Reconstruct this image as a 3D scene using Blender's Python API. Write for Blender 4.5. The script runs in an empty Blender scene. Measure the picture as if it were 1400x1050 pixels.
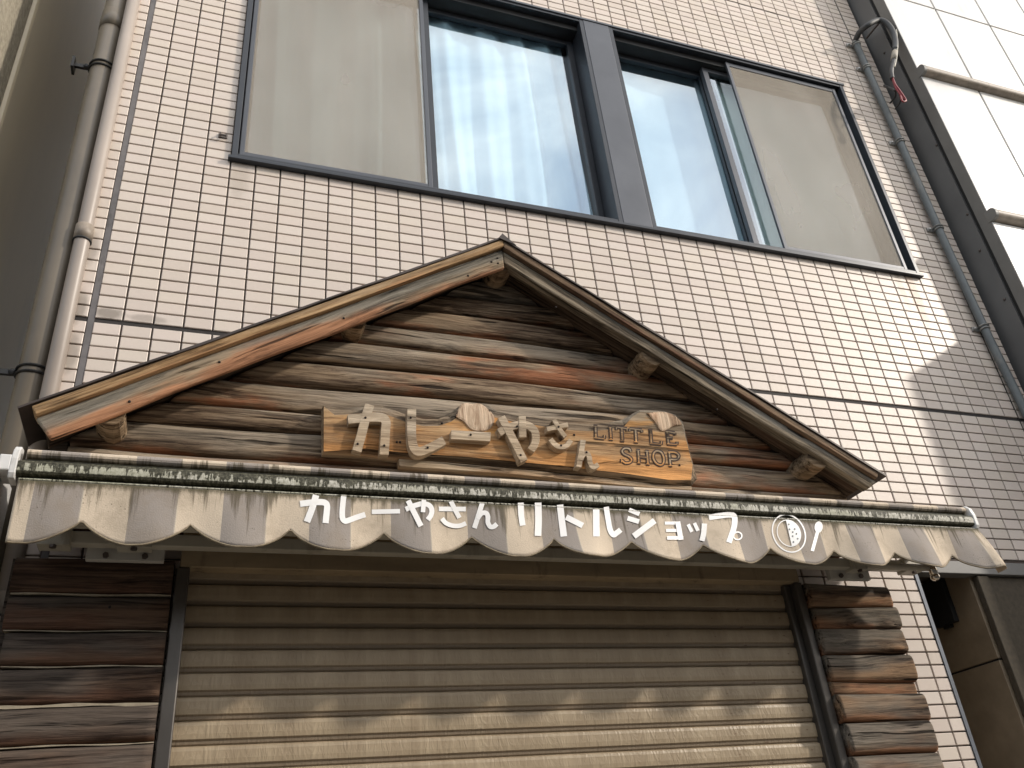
import bpy, bmesh, math, random
from mathutils import Vector, Matrix
random.seed(7)
R = random.Random(11)
C = bpy.context.scene.collection
SC = bpy.context.scene

# ------------------------------------------------------------------ camera
FPX = 1176.02
CAM = Vector((0.03394, -2.74763, 1.60577))
def _rot(w):
    th = w.length; k = w / th
    K = Matrix(((0, -k.z, k.y), (k.z, 0, -k.x), (-k.y, k.x, 0)))
    return Matrix.Identity(3) + math.sin(th) * K + (1 - math.cos(th)) * (K @ K)
RC = _rot(Vector((-0.54360, -0.34730, 0.00360))) @ Matrix(((1, 0, 0), (0, 0, -1), (0, 1, 0)))   # world -> camera (x right, y down, z forward)
cam_d = bpy.data.cameras.new('camera'); cam = bpy.data.objects.new('camera', cam_d); C.objects.link(cam)
cam_d.sensor_width = 36; cam_d.lens = 36 * FPX / 1400; cam_d.clip_start = 0.05; cam_d.clip_end = 500
M3 = RC.transposed() @ Matrix(((1, 0, 0), (0, -1, 0), (0, 0, -1)))
cam.matrix_world = Matrix.Translation(CAM) @ M3.to_4x4()
SC.camera = cam

# ------------------------------------------------------------------ light
SUNV = Vector((1.60, -1.0, 0.97)).normalized()
sun_d = bpy.data.lights.new('sun', 'SUN'); sun = bpy.data.objects.new('sun', sun_d); C.objects.link(sun)
sun_d.energy = 2.0; sun_d.angle = math.radians(2.2); sun_d.color = (1.0, 0.91, 0.80)
sun.rotation_euler = (-SUNV).to_track_quat('-Z', 'Y').to_euler()
sun.location = (6, -6, 8)
W = bpy.data.worlds.new('World'); SC.world = W; W.use_nodes = True
wt = W.node_tree; wt.nodes.clear()
sky = wt.nodes.new('ShaderNodeTexSky'); sky.sky_type = 'NISHITA'; sky.sun_disc = False
sky.sun_elevation = math.asin(SUNV.z); sky.sun_rotation = math.atan2(SUNV.x, SUNV.y)
sky.air_density = 1.0; sky.dust_density = 1.5; sky.ozone_density = 1.0
tcw = wt.nodes.new('ShaderNodeTexCoord')
mpw = wt.nodes.new('ShaderNodeMapping'); mpw.inputs['Scale'].default_value = (1.0, 1.0, 1.7)
nzw = wt.nodes.new('ShaderNodeTexNoise'); nzw.inputs['Scale'].default_value = 3.4; nzw.inputs['Detail'].default_value = 8; nzw.inputs['Roughness'].default_value = 0.62; nzw.inputs['Distortion'].default_value = 0.5
rpw = wt.nodes.new('ShaderNodeValToRGB'); rpw.color_ramp.elements[0].position = 0.36; rpw.color_ramp.elements[1].position = 0.63
mxw = wt.nodes.new('ShaderNodeMixRGB'); mxw.inputs[2].default_value = (10.9, 10.6, 10.1, 1)
bgw = wt.nodes.new('ShaderNodeBackground'); bgw.inputs['Strength'].default_value = 0.15
ow = wt.nodes.new('ShaderNodeOutputWorld')
L_ = wt.links.new
L_(tcw.outputs['Generated'], mpw.inputs['Vector']); L_(mpw.outputs[0], nzw.inputs['Vector']); L_(nzw.outputs[0], rpw.inputs[0])
L_(rpw.outputs[0], mxw.inputs[0]); L_(sky.outputs[0], mxw.inputs[1]); L_(mxw.outputs[0], bgw.inputs[0]); L_(bgw.outputs[0], ow.inputs[0])
SC.view_settings.view_transform = 'Standard'; SC.view_settings.look = 'None'
SC.view_settings.exposure = 0.45; SC.view_settings.gamma = 1.0; SC.view_settings.use_curve_mapping = False
SC.cycles.max_bounces = 8; SC.cycles.transparent_max_bounces = 12
SC.cycles.use_denoising = True

# ------------------------------------------------------------------ measuring helpers (photograph pixel -> point on a plane of the building)
def bp(x, y, val=0.0, axis=1):
    d = RC.transposed() @ Vector(((x - 700) / FPX, (y - 525) / FPX, 1.0))
    return CAM + d * ((val - CAM[axis]) / d[axis])
def pj(p):
    c = RC @ (Vector(p) - CAM)
    return (700 + FPX * c.x / c.z, 525 + FPX * c.y / c.z)

# ------------------------------------------------------------------ material helpers
def nd(t, typ, ins=None, **at):
    n = t.nodes.new('ShaderNode' + typ)
    for k, v in at.items(): setattr(n, k, v)
    for k, v in (ins or {}).items():
        s = n.inputs[k]
        if isinstance(v, bpy.types.NodeSocket): t.links.new(v, s)
        else: s.default_value = v
    return n
def rgba(c): return tuple(c) + (1,) if len(c) == 3 else tuple(c)
def mth(t, op, a, b=0.0, clamp=False): return nd(t, 'Math', {0: a, 1: b}, operation=op, use_clamp=clamp).outputs[0]
def mix(t, f, a, b, mode='MIX'):
    a = rgba(a) if isinstance(a, tuple) else a; b = rgba(b) if isinstance(b, tuple) else b
    return nd(t, 'MixRGB', {0: f, 1: a, 2: b}, blend_type=mode).outputs[0]
def ramp(t, f, stops):
    n = nd(t, 'ValToRGB', {0: f}); e = n.color_ramp.elements
    while len(e) < len(stops): e.new(0.5)
    for i, (p, c) in enumerate(stops):
        e[i].position = p; e[i].color = rgba(c) if isinstance(c, tuple) else (c, c, c, 1)
    return n.outputs[0]
def mapv(t, v, scale, loc=(0, 0, 0)): return nd(t, 'Mapping', {'Vector': v, 'Scale': scale, 'Location': loc}).outputs[0]
def noise(t, v, sc, det=4, ro=0.55, dist=0.0): return nd(t, 'TexNoise', {'Vector': v, 'Scale': sc, 'Detail': det, 'Roughness': ro, 'Distortion': dist}).outputs[0]
def sstep(t, v, a, b): return nd(t, 'MapRange', {'Value': v, 'From Min': a, 'From Max': b}, interpolation_type='SMOOTHSTEP').outputs[0]
def attr(t, name): return nd(t, 'Attribute', attribute_name=name).outputs['Fac']
def attrc(t, name): return nd(t, 'Attribute', attribute_name=name).outputs['Color']
def vadd(t, a, b): return nd(t, 'VectorMath', {0: a, 1: b}, operation='ADD').outputs[0]
def bump(t, h, s=0.3, d=0.01): return nd(t, 'Bump', {'Height': h, 'Strength': s, 'Distance': d}).outputs[0]
def new_mat(name):
    m = bpy.data.materials.new(name); m.use_nodes = True; t = m.node_tree
    return m, t, t.nodes['Principled BSDF']
def objco(t): return nd(t, 'TexCoord').outputs['Object']
def rndco(t, k=23.0):
    r = nd(t, 'ObjectInfo').outputs['Random']
    v = nd(t, 'CombineXYZ', {0: mth(t, 'MULTIPLY', r, k), 1: mth(t, 'MULTIPLY', r, k * 1.7), 2: mth(t, 'MULTIPLY', r, k * 0.6)}).outputs[0]
    return vadd(t, objco(t), v), r
def posz(t):
    return nd(t, 'SeparateXYZ', {0: nd(t, 'NewGeometry').outputs['Position']}).outputs
def put(t, b, col=None, rough=None, nor=None, metal=None, spec=None):
    for k, v in (('Base Color', col), ('Roughness', rough), ('Normal', nor), ('Metallic', metal), ('Specular IOR Level', spec)):
        if v is None: continue
        if isinstance(v, bpy.types.NodeSocket): t.links.new(v, b.inputs[k])
        else: b.inputs[k].default_value = rgba(v) if isinstance(v, tuple) else v

def plain(name, col, rough=0.5, metal=0.0, var=0.25, sc=6.0, bmp=0.05, dirt=None, stretch=(1, 1, 1)):
    m, t, b = new_mat(name)
    v, r = rndco(t)
    n = noise(t, mapv(t, v, stretch), sc, 6, 0.6)
    dk = tuple(c * (1 - var) for c in col); lt = tuple(min(1, c * (1 + var * 0.6)) for c in col)
    c = ramp(t, n, [(0.3, dk), (0.7, lt)])
    if dirt:
        n2 = noise(t, mapv(t, v, (1, 1, 0.25)), sc * 2.3, 6, 0.7)
        c = mix(t, mth(t, 'MULTIPLY', sstep(t, n2, 0.52, 0.72), 0.6), c, dirt)
    put(t, b, c, mth(t, 'ADD', mth(t, 'MULTIPLY', n, 0.2), rough - 0.1), bump(t, noise(t, v, sc * 14, 3), bmp, 0.004), metal)
    return m

def wood(name, dark, mid, light, red, redlo=0.50, redamt=0.8, grey=(0.20, 0.17, 0.135), greyamt=0.6, crack=0.8, ex=1.0, warm=None, upright=False):
    """weathered timber, grain along the piece's own X"""
    m, t, b = new_mat(name)
    v, r = rndco(t, 31.0)
    if upright:
        sv = nd(t, 'SeparateXYZ', {0: v}).outputs; v = nd(t, 'CombineXYZ', {0: sv[2], 1: sv[1], 2: sv[0]}).outputs[0]
    sw = noise(t, mapv(t, v, (1.1, 5, 5)), 1.6, 3, 0.5)
    wv = nd(t, 'CombineXYZ', {0: 0.0, 1: mth(t, 'MULTIPLY', mth(t, 'SUBTRACT', sw, 0.5), 0.055), 2: mth(t, 'MULTIPLY', mth(t, 'SUBTRACT', sw, 0.5), 0.055)}).outputs[0]
    vw = vadd(t, v, wv)
    fine = noise(t, mapv(t, vw, (3.2, 95, 95)), 1.0, 7, 0.75)
    med = noise(t, mapv(t, vw, (1.1, 24, 24)), 1.0, 5, 0.65)
    pat = noise(t, mapv(t, v, (1.5, 6, 6)), 1.0, 5, 0.62)
    pat2 = noise(t, mapv(t, v, (0.8, 3.2, 3.2), (5, 3, 9)), 1.0, 4, 0.6)
    g = mth(t, 'ADD', mth(t, 'MULTIPLY', fine, 0.52), mth(t, 'MULTIPLY', med, 0.48))
    base = ramp(t, g, [(0.39, dark), (0.47, mid), (0.545, light), (0.64, tuple(c * 1.4 for c in light))])
    redc = ramp(t, g, [(0.39, tuple(c * 0.35 for c in red)), (0.49, red), (0.61, tuple(min(1, c * 1.7) for c in red))])
    up = attr(t, 'up')
    rf = mth(t, 'MULTIPLY', sstep(t, mth(t, 'ADD', pat, mth(t, 'MULTIPLY', mth(t, 'SUBTRACT', 0.5, up), 0.24)), redlo, redlo + 0.13), redamt)
    c = mix(t, rf, base, redc)
    greyc = ramp(t, g, [(0.39, tuple(x * 0.28 for x in grey)), (0.49, grey), (0.62, tuple(x * 1.8 for x in grey))])
    gf = mth(t, 'MULTIPLY', sstep(t, mth(t, 'ADD', pat2, mth(t, 'MULTIPLY', mth(t, 'SUBTRACT', up, 0.5), 0.34)), 0.46, 0.60), greyamt)
    c = mix(t, gf, c, greyc)
    if warm:
        wf = sstep(t, noise(t, mapv(t, v, (2.2, 9, 9), (3, 1, 4)), 1.0, 4, 0.6), 0.56, 0.66)
        c = mix(t, mth(t, 'MULTIPLY', wf, 0.75), c, mix(t, g, tuple(x * 0.6 for x in warm), tuple(min(1, x * 1.5) for x in warm)))
    # drying cracks
    cr = noise(t, mapv(t, vw, (1.5, 42, 42), (7, 2, 1)), 1.0, 3, 0.55)
    cf = mth(t, 'MULTIPLY', mth(t, 'SUBTRACT', 1.0, sstep(t, cr, 0.33, 0.40)), crack)
    c = mix(t, cf, c, (0.012, 0.008, 0.006))
    # knots
    vo = nd(t, 'TexVoronoi', {'Vector': mapv(t, vw, (2.4, 7.0, 7.0)), 'Scale': 1.0, 'Randomness': 1.0})
    kd = mth(t, 'ADD', vo.outputs['Distance'], mth(t, 'MULTIPLY', mth(t, 'SUBTRACT', fine, 0.5), 0.16))
    kr = nd(t, 'SeparateColor', {0: vo.outputs['Color']}).outputs[0]
    kf = mth(t, 'MULTIPLY', mth(t, 'SUBTRACT', 1.0, sstep(t, kd, 0.07, 0.17)), mth(t, 'GREATER_THAN', kr, 0.62))
    c = mix(t, mth(t, 'MULTIPLY', kf, 0.85), c, (0.022, 0.012, 0.008))
    if ex != 1.0: c = mix(t, 1.0, c, (ex, ex, ex), 'MULTIPLY')
    h = mth(t, 'SUBTRACT', mth(t, 'ADD', mth(t, 'MULTIPLY', fine, 0.5), mth(t, 'MULTIPLY', med, 0.9)), mth(t, 'ADD', mth(t, 'MULTIPLY', cf, 0.8), mth(t, 'MULTIPLY', kf, 0.4)))
    put(t, b, c, mth(t, 'ADD', 0.72, mth(t, 'MULTIPLY', fine, 0.25)), bump(t, h, 1.0, 0.009), None, 0.15)
    return m

# ------------------------------------------------------------------ geometry helpers
class MB:
    def __init__(s): s.v = []; s.f = []; s.mi = []; s.cur = 0
    def add(s, vs, fs):
        o = len(s.v); s.v += [tuple(x) for x in vs]; s.f += [tuple(i + o for i in f) for f in fs]; s.mi += [s.cur] * len(fs)
    def box(s, x0, x1, y0, y1, z0, z1):
        s.add([(x, y, z) for x in (x0, x1) for y in (y0, y1) for z in (z0, z1)],
              [(0, 1, 3, 2), (4, 6, 7, 5), (0, 4, 5, 1), (2, 3, 7, 6), (0, 2, 6, 4), (1, 5, 7, 3)])
    def sweep(s, path, rad, n=10, cap=True):
        """round tube along a list of points; rad may be a list"""
        path = [Vector(p) for p in path]; m = len(path); rings = []
        ref = None
        for i, p in enumerate(path):
            d = (path[min(i + 1, m - 1)] - path[max(i - 1, 0)]).normalized()
            if ref is None: ref = d.orthogonal().normalized()
            u = (ref - d * ref.dot(d)).normalized(); ref = u; w = d.cross(u)
            r = rad[i] if isinstance(rad, (list, tuple)) else rad
            rings.append([p + u * math.cos(2 * math.pi * k / n) * r + w * math.sin(2 * math.pi * k / n) * r for k in range(n)])
        vs = [q for rg in rings for q in rg]; fs = []
        for i in range(m - 1):
            for k in range(n): fs.append((i * n + k, i * n + (k + 1) % n, (i + 1) * n + (k + 1) % n, (i + 1) * n + k))
        if cap: fs += [tuple(range(n))[::-1], tuple((m - 1) * n + k for k in range(n))]
        s.add(vs, fs)
    def extr_x(s, prof, x0, x1, closed=True):
        """profile of (y,z) points extruded along X"""
        n = len(prof)
        s.add([(x0, y, z) for y, z in prof] + [(x1, y, z) for y, z in prof],
              [(i, (i + 1) % n, n + (i + 1) % n, n + i) for i in range(n if closed else n - 1)] + ([tuple(range(n))[::-1], tuple(range(n, 2 * n))] if closed else []))
    def prism(s, front, back):
        n = len(front)
        s.add(list(front) + list(back), [tuple(range(n)), tuple(range(2 * n - 1, n - 1, -1))] + [(i, n + i, n + (i + 1) % n, (i + 1) % n) for i in range(n)])
    def ball(s, c, r, n=10, sc=(1, 1, 1)):
        vs = []; fs = []
        for i in range(n + 1):
            a = math.pi * i / n
            for k in range(2 * n):
                b_ = math.pi * k / n
                vs.append((c[0] + sc[0] * r * math.sin(a) * math.cos(b_), c[1] + sc[1] * r * math.sin(a) * math.sin(b_), c[2] + sc[2] * r * math.cos(a)))
        for i in range(n):
            for k in range(2 * n): fs.append((i * 2 * n + k, i * 2 * n + (k + 1) % (2 * n), (i + 1) * 2 * n + (k + 1) % (2 * n), (i + 1) * 2 * n + k))
        s.add(vs, fs)
    def mesh(s, name, mats, smooth=False, up=None, fix=True):
        me = bpy.data.meshes.new(name); me.from_pydata(s.v, [], s.f)
        for m in (mats if isinstance(mats, (list, tuple)) else [mats]): me.materials.append(m)
        if any(s.mi): me.polygons.foreach_set('material_index', s.mi)
        if fix:
            b = bmesh.new(); b.from_mesh(me); bmesh.ops.recalc_face_normals(b, faces=b.faces); b.to_mesh(me); b.free()
        if smooth: me.polygons.foreach_set('use_smooth', [True] * len(me.polygons))
        zs = [v[2] for v in s.v]; lo, hi = min(zs), max(zs)
        a = me.attributes.new('up', 'FLOAT', 'POINT')
        a.data.foreach_set('value', up if up else [(z - lo) / max(1e-6, hi - lo) for z in zs])
        return me
    def build(s, name, mats, parent=None, smooth=False, up=None, bev=0.0, fix=True):
        o = bpy.data.objects.new(name, s.mesh(name, mats, smooth, up, fix)); C.objects.link(o)
        if parent is not None: attach(o, parent)
        if bev:
            md = o.modifiers.new('bevel', 'BEVEL'); md.width = bev; md.segments = 2; md.limit_method = 'ANGLE'; md.angle_limit = math.radians(40)
        return o
def wmat(o):
    m = o.matrix_basis.copy(); p = o
    if o.parent: m = wmat(o.parent) @ o.matrix_parent_inverse @ m
    return m
def attach(o, parent):
    o.parent = parent; o.matrix_parent_inverse = wmat(parent).inverted()
def tag(o, label=None, cat=None, group=None, kind=None):
    for k, v in (('label', label), ('category', cat), ('group', group), ('kind', kind)):
        if v: o[k] = v
    return o
def thing(name, label, cat, loc, group=None):
    o = bpy.data.objects.new(name, None); C.objects.link(o); o.location = loc; o.empty_display_size = 0.1
    return tag(o, label, cat, group)
def smooth_path(pts, n=6):
    """Catmull-Rom through 2D/3D points"""
    if len(pts) < 3: return [tuple(p) for p in pts]
    P = [tuple(2 * a - b for a, b in zip(pts[0], pts[1]))] + list(pts) + [tuple(2 * a - b for a, b in zip(pts[-1], pts[-2]))]
    out = []
    for i in range(1, len(P) - 2):
        for k in range(n):
            t = k / n
            out.append(tuple(0.5 * (2 * b + (c - a) * t + (2 * a - 5 * b + 4 * c - d) * t * t + (-a + 3 * b - 3 * c + d) * t ** 3) for a, b, c, d in zip(P[i - 1], P[i], P[i + 1], P[i + 2])))
    return out + [tuple(pts[-1])]
def ribbon2d(pts, w):
    """left and right edges of a 2D stroke"""
    n = len(pts); Lf = []; Rt = []
    for i in range(n):
        a = Vector(pts[max(i - 1, 0)]); b = Vector(pts[min(i + 1, n - 1)])
        d = (b - a).normalized(); q = Vector((-d.y, d.x)); p = Vector(pts[i])
        Lf.append(tuple(p + q * w / 2)); Rt.append(tuple(p - q * w / 2))
    return Lf, Rt
# ------------------------------------------------------------------ materials
def tile_mat():
    m, t, b = new_mat('glazed_tile')
    tint = attrc(t, 'tint')
    p = nd(t, 'NewGeometry').outputs['Position']
    sp = nd(t, 'SeparateXYZ', {0: p}).outputs
    n = noise(t, mapv(t, p, (1, 1, 0.35)), 3.2, 6, 0.65)
    c = mix(t, mth(t, 'MULTIPLY', sstep(t, n, 0.52, 0.74), 0.30), tint, (0.52, 0.435, 0.36))
    fine = noise(t, p, 120, 3, 0.6)
    c = mix(t, mth(t, 'MULTIPLY', sstep(t, fine, 0.55, 0.75), 0.10), c, (0.42, 0.34, 0.27))
    # rust run under the window's right corner, soot under its left corner and round the expansion joint
    def spot(cx, cz, rx, rz, amt, col, c):
        dx = mth(t, 'DIVIDE', mth(t, 'SUBTRACT', sp[0], cx), rx); dz = mth(t, 'DIVIDE', mth(t, 'SUBTRACT', sp[2], cz), rz)
        d = mth(t, 'ADD', mth(t, 'MULTIPLY', dx, dx), mth(t, 'MULTIPLY', dz, dz))
        d = mth(t, 'ADD', d, mth(t, 'MULTIPLY', mth(t, 'SUBTRACT', noise(t, p, 22, 4, 0.6), 0.5), 1.2))
        return mix(t, mth(t, 'MULTIPLY', mth(t, 'SUBTRACT', 1.0, sstep(t, d, 0.1, 1.0)), amt), c, col)
    c = spot(3.52, 4.16, 0.045, 0.30, 0.55, (0.34, 0.20, 0.10), c)
    c = spot(3.44, 4.20, 0.03, 0.2, 0.35, (0.30, 0.20, 0.12), c)
    c = spot(0.04, 4.22, 0.05, 0.16, 0.35, (0.30, 0.25, 0.19), c)
    for cx, cz, rx, rz, a in ((-0.35, 3.475, 0.07, 0.03, 0.7), (-0.445, 3.49, 0.03, 0.09, 0.6), (-0.22, 3.47, 0.08, 0.02, 0.45), (-0.44, 3.30, 0.03, 0.10, 0.5), (-0.445, 3.75, 0.03, 0.10, 0.4)):
        c = spot(cx, cz, rx, rz, a, (0.16, 0.13, 0.10), c)
    put(t, b, c, mth(t, 'ADD', 0.34, mth(t, 'MULTIPLY', fine, 0.22)), bump(t, noise(t, p, 60, 3, 0.5), 0.10, 0.004), None, 0.45)
    return m
M = {}
M['tile'] = tile_mat()
M['grout'] = plain('tile_grout', (0.085, 0.064, 0.052), 0.85, var=0.4, sc=20)
M['sealant'] = plain('joint_sealant', (0.15, 0.14, 0.14), 0.7, var=0.3, sc=14, dirt=(0.05, 0.045, 0.04))
M['sealant_dark'] = plain('joint_sealant_dark', (0.035, 0.030, 0.028), 0.8, var=0.4, sc=30)
M['alu'] = plain('window_aluminium', (0.038, 0.043, 0.052), 0.38, 0.3, var=0.2, sc=5)
M['alu_light'] = plain('window_aluminium_face', (0.085, 0.092, 0.107), 0.42, 0.3, var=0.15, sc=4)
M['alu_dark'] = plain('window_track', (0.018, 0.018, 0.019), 0.5, 0.2, var=0.3)
M['corner'] = plain('corner_metal', (0.11, 0.125, 0.15), 0.45, 0.4, var=0.3, dirt=(0.05, 0.05, 0.05))
M['gal'] = plain('galvanised_steel', (0.42, 0.42, 0.41), 0.35, 0.8, var=0.3, dirt=(0.12, 0.10, 0.08))
M['white_metal'] = plain('white_painted_metal', (0.66, 0.655, 0.64), 0.35, var=0.08, dirt=(0.40, 0.38, 0.33))
M['beige_metal'] = plain('beige_painted_aluminium', (0.43, 0.40, 0.33), 0.45, var=0.12, dirt=(0.20, 0.17, 0.12))
M['plate'] = plain('plate_paint', (0.50, 0.48, 0.43), 0.5, var=0.12, dirt=(0.22, 0.19, 0.15))
M['bolt'] = plain('bolt_steel', (0.12, 0.10, 0.09), 0.5, 0.6)
M['conduit'] = plain('grey_conduit', (0.12, 0.135, 0.14), 0.45, var=0.25, sc=9, dirt=(0.22, 0.21, 0.19))
M['cable_grey'] = plain('dark_grey_sheath', (0.06, 0.063, 0.066), 0.6)
M['cable'] = plain('black_cable', (0.03, 0.03, 0.03), 0.5)
M['cable_tape'] = plain('cable_tape', (0.30, 0.27, 0.22), 0.6)
M['red_wire'] = plain('red_wire', (0.27, 0.035, 0.045), 0.4)
M['wht_wire'] = plain('white_wire', (0.60, 0.56, 0.46), 0.4)
M['pipe_brown'] = plain('brown_pvc', (0.155, 0.130, 0.098), 0.38, var=0.2, sc=3, dirt=(0.10, 0.09, 0.075))
M['pipe_white'] = plain('pale_pvc', (0.345, 0.295, 0.255), 0.42, var=0.12, sc=3, dirt=(0.35, 0.30, 0.25))
M['collar'] = plain('pipe_collar', (0.27, 0.225, 0.18), 0.5, var=0.35, sc=16, dirt=(0.12, 0.10, 0.08))
M['band'] = plain('dark_band', (0.03, 0.03, 0.03), 0.5, 0.4)
M['concrete'] = plain('rough_concrete', (0.40, 0.36, 0.28), 0.9, var=0.35, sc=45, bmp=0.6, dirt=(0.22, 0.19, 0.14))
M['neighbour_side'] = plain('smooth_grey_paint', (0.66, 0.57, 0.41), 0.4, var=0.12, sc=1.2, dirt=(0.54, 0.47, 0.34), stretch=(1, 1, 0.3))
M['dark_grey'] = plain('dark_grey_cladding', (0.135, 0.133, 0.13), 0.55, var=0.18, sc=3.0)
M['mid_grey'] = plain('grey_edge_trim', (0.17, 0.165, 0.155), 0.5, var=0.15)
M['black'] = plain('black_gap', (0.012, 0.012, 0.012), 0.8)
M['panel_white'] = plain('white_enamel_panel', (0.70, 0.69, 0.67), 0.35, var=0.06, sc=2.5, dirt=(0.56, 0.54, 0.49), stretch=(4, 1, 0.5))
M['joint_brown'] = plain('panel_joint_rubber', (0.075, 0.065, 0.055), 0.8)
M['stone'] = plain('brown_stone_panel', (0.27, 0.215, 0.15), 0.4, var=0.2, sc=12)
M['stone2'] = plain('brown_stone_frame', (0.075, 0.061, 0.043), 0.95, var=0.3, sc=50)
M['asphalt'] = plain('asphalt', (0.05, 0.05, 0.05), 0.9, var=0.3, sc=30, bmp=0.4)
M['paving'] = plain('paving_concrete', (0.27, 0.24, 0.20), 0.85, var=0.2, sc=15)
M['room'] = plain('room_plaster', (0.55, 0.52, 0.48), 0.9, var=0.05)
M['nail'] = plain('rusty_nail', (0.03, 0.022, 0.018), 0.6, 0.5)
M['chrome'] = plain('polished_steel', (0.62, 0.56, 0.48), 0.16, 1.0, var=0.15)
M['filler'] = plain('cream_filler', (0.34, 0.29, 0.21), 0.8, var=0.25, sc=30, dirt=(0.2, 0.16, 0.11))
M['roof_metal'] = plain('brown_roof_metal', (0.045, 0.032, 0.026), 0.5, 0.2, var=0.4, sc=12)
M['log'] = wood('weathered_log', (0.032, 0.020, 0.014), (0.140, 0.096, 0.063), (0.300, 0.222, 0.148), (0.290, 0.115, 0.056), 0.505, 0.85, (0.245, 0.210, 0.165), 0.72)
M['log_dark'] = wood('stained_log', (0.020, 0.012, 0.009), (0.068, 0.041, 0.028), (0.125, 0.079, 0.053), (0.115, 0.056, 0.035), 0.49, 0.6, (0.082, 0.073, 0.063), 0.7, crack=0.5)
M['log_pale'] = wood('knotty_log', (0.030, 0.018, 0.012), (0.120, 0.074, 0.047), (0.245, 0.158, 0.094), (0.235, 0.108, 0.056), 0.48, 0.70, (0.150, 0.135, 0.112), 0.85, crack=0.9)
M['barge'] = wood('bargeboard_timber', (0.045, 0.032, 0.022), (0.170, 0.125, 0.080), (0.330, 0.250, 0.165), (0.33, 0.145, 0.072), 0.47, 0.75, (0.155, 0.150, 0.130), 0.75)
M['barge_grey'] = wood('bargeboard_grey', (0.035, 0.027, 0.020), (0.130, 0.105, 0.075), (0.260, 0.215, 0.155), (0.13, 0.085, 0.055), 0.62, 0.4, (0.165, 0.155, 0.135), 0.8)
M['soffit'] = wood('soffit_board', (0.015, 0.011, 0.008), (0.055, 0.038, 0.026), (0.10, 0.07, 0.048), (0.07, 0.038, 0.024), 0.6, 0.3, (0.06, 0.05, 0.04), 0.4)
M['lath'] = wood('roof_lath', (0.13, 0.078, 0.040), (0.32, 0.20, 0.10), (0.45, 0.30, 0.165), (0.32, 0.16, 0.075), 0.55, 0.6, (0.20, 0.17, 0.13), 0.3, crack=0.4)
M['lath_dark'] = wood('roof_lath_dark', (0.03, 0.02, 0.015), (0.11, 0.07, 0.045), (0.2, 0.14, 0.09), (0.17, 0.08, 0.05), 0.55, 0.5, (0.12, 0.1, 0.08), 0.4, crack=0.5)
M['endgrain'] = wood('log_end', (0.05, 0.03, 0.02), (0.20, 0.14, 0.085), (0.34, 0.25, 0.16), (0.26, 0.15, 0.08), 0.6, 0.5, (0.2, 0.17, 0.13), 0.4, crack=0.7)
M['sign'] = wood('sign_board', (0.10, 0.058, 0.032), (0.29, 0.175, 0.090), (0.44, 0.285, 0.15), (0.46, 0.225, 0.080), 0.49, 0.85, (0.235, 0.19, 0.135), 0.85, crack=0.7, warm=(0.52, 0.26, 0.080))
M['bark'] = wood('sign_edge', (0.025, 0.017, 0.012), (0.10, 0.072, 0.048), (0.23, 0.175, 0.12), (0.24, 0.14, 0.07), 0.6, 0.6, (0.20, 0.175, 0.14), 0.7)
M['sign_side'] = wood('sign_underside', (0.09, 0.062, 0.04), (0.30, 0.22, 0.145), (0.46, 0.36, 0.25), (0.35, 0.2, 0.1), 0.55, 0.5, (0.30, 0.26, 0.2), 0.4)
M['splinter'] = wood('splintered_wood', (0.09, 0.055, 0.035), (0.34, 0.23, 0.15), (0.56, 0.43, 0.31), (0.40, 0.22, 0.12), 0.52, 0.5, (0.40, 0.32, 0.24), 0.4, crack=1.0, upright=True)
M['letter_wood'] = wood('letter_wood', (0.18, 0.13, 0.085), (0.37, 0.285, 0.195), (0.48, 0.38, 0.27), (0.36, 0.25, 0.15), 0.6, 0.4, (0.37, 0.315, 0.245), 0.5, crack=0.2)
M['burn'] = plain('burnt_groove', (0.045, 0.022, 0.014), 0.8, var=0.4, sc=40)

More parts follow.
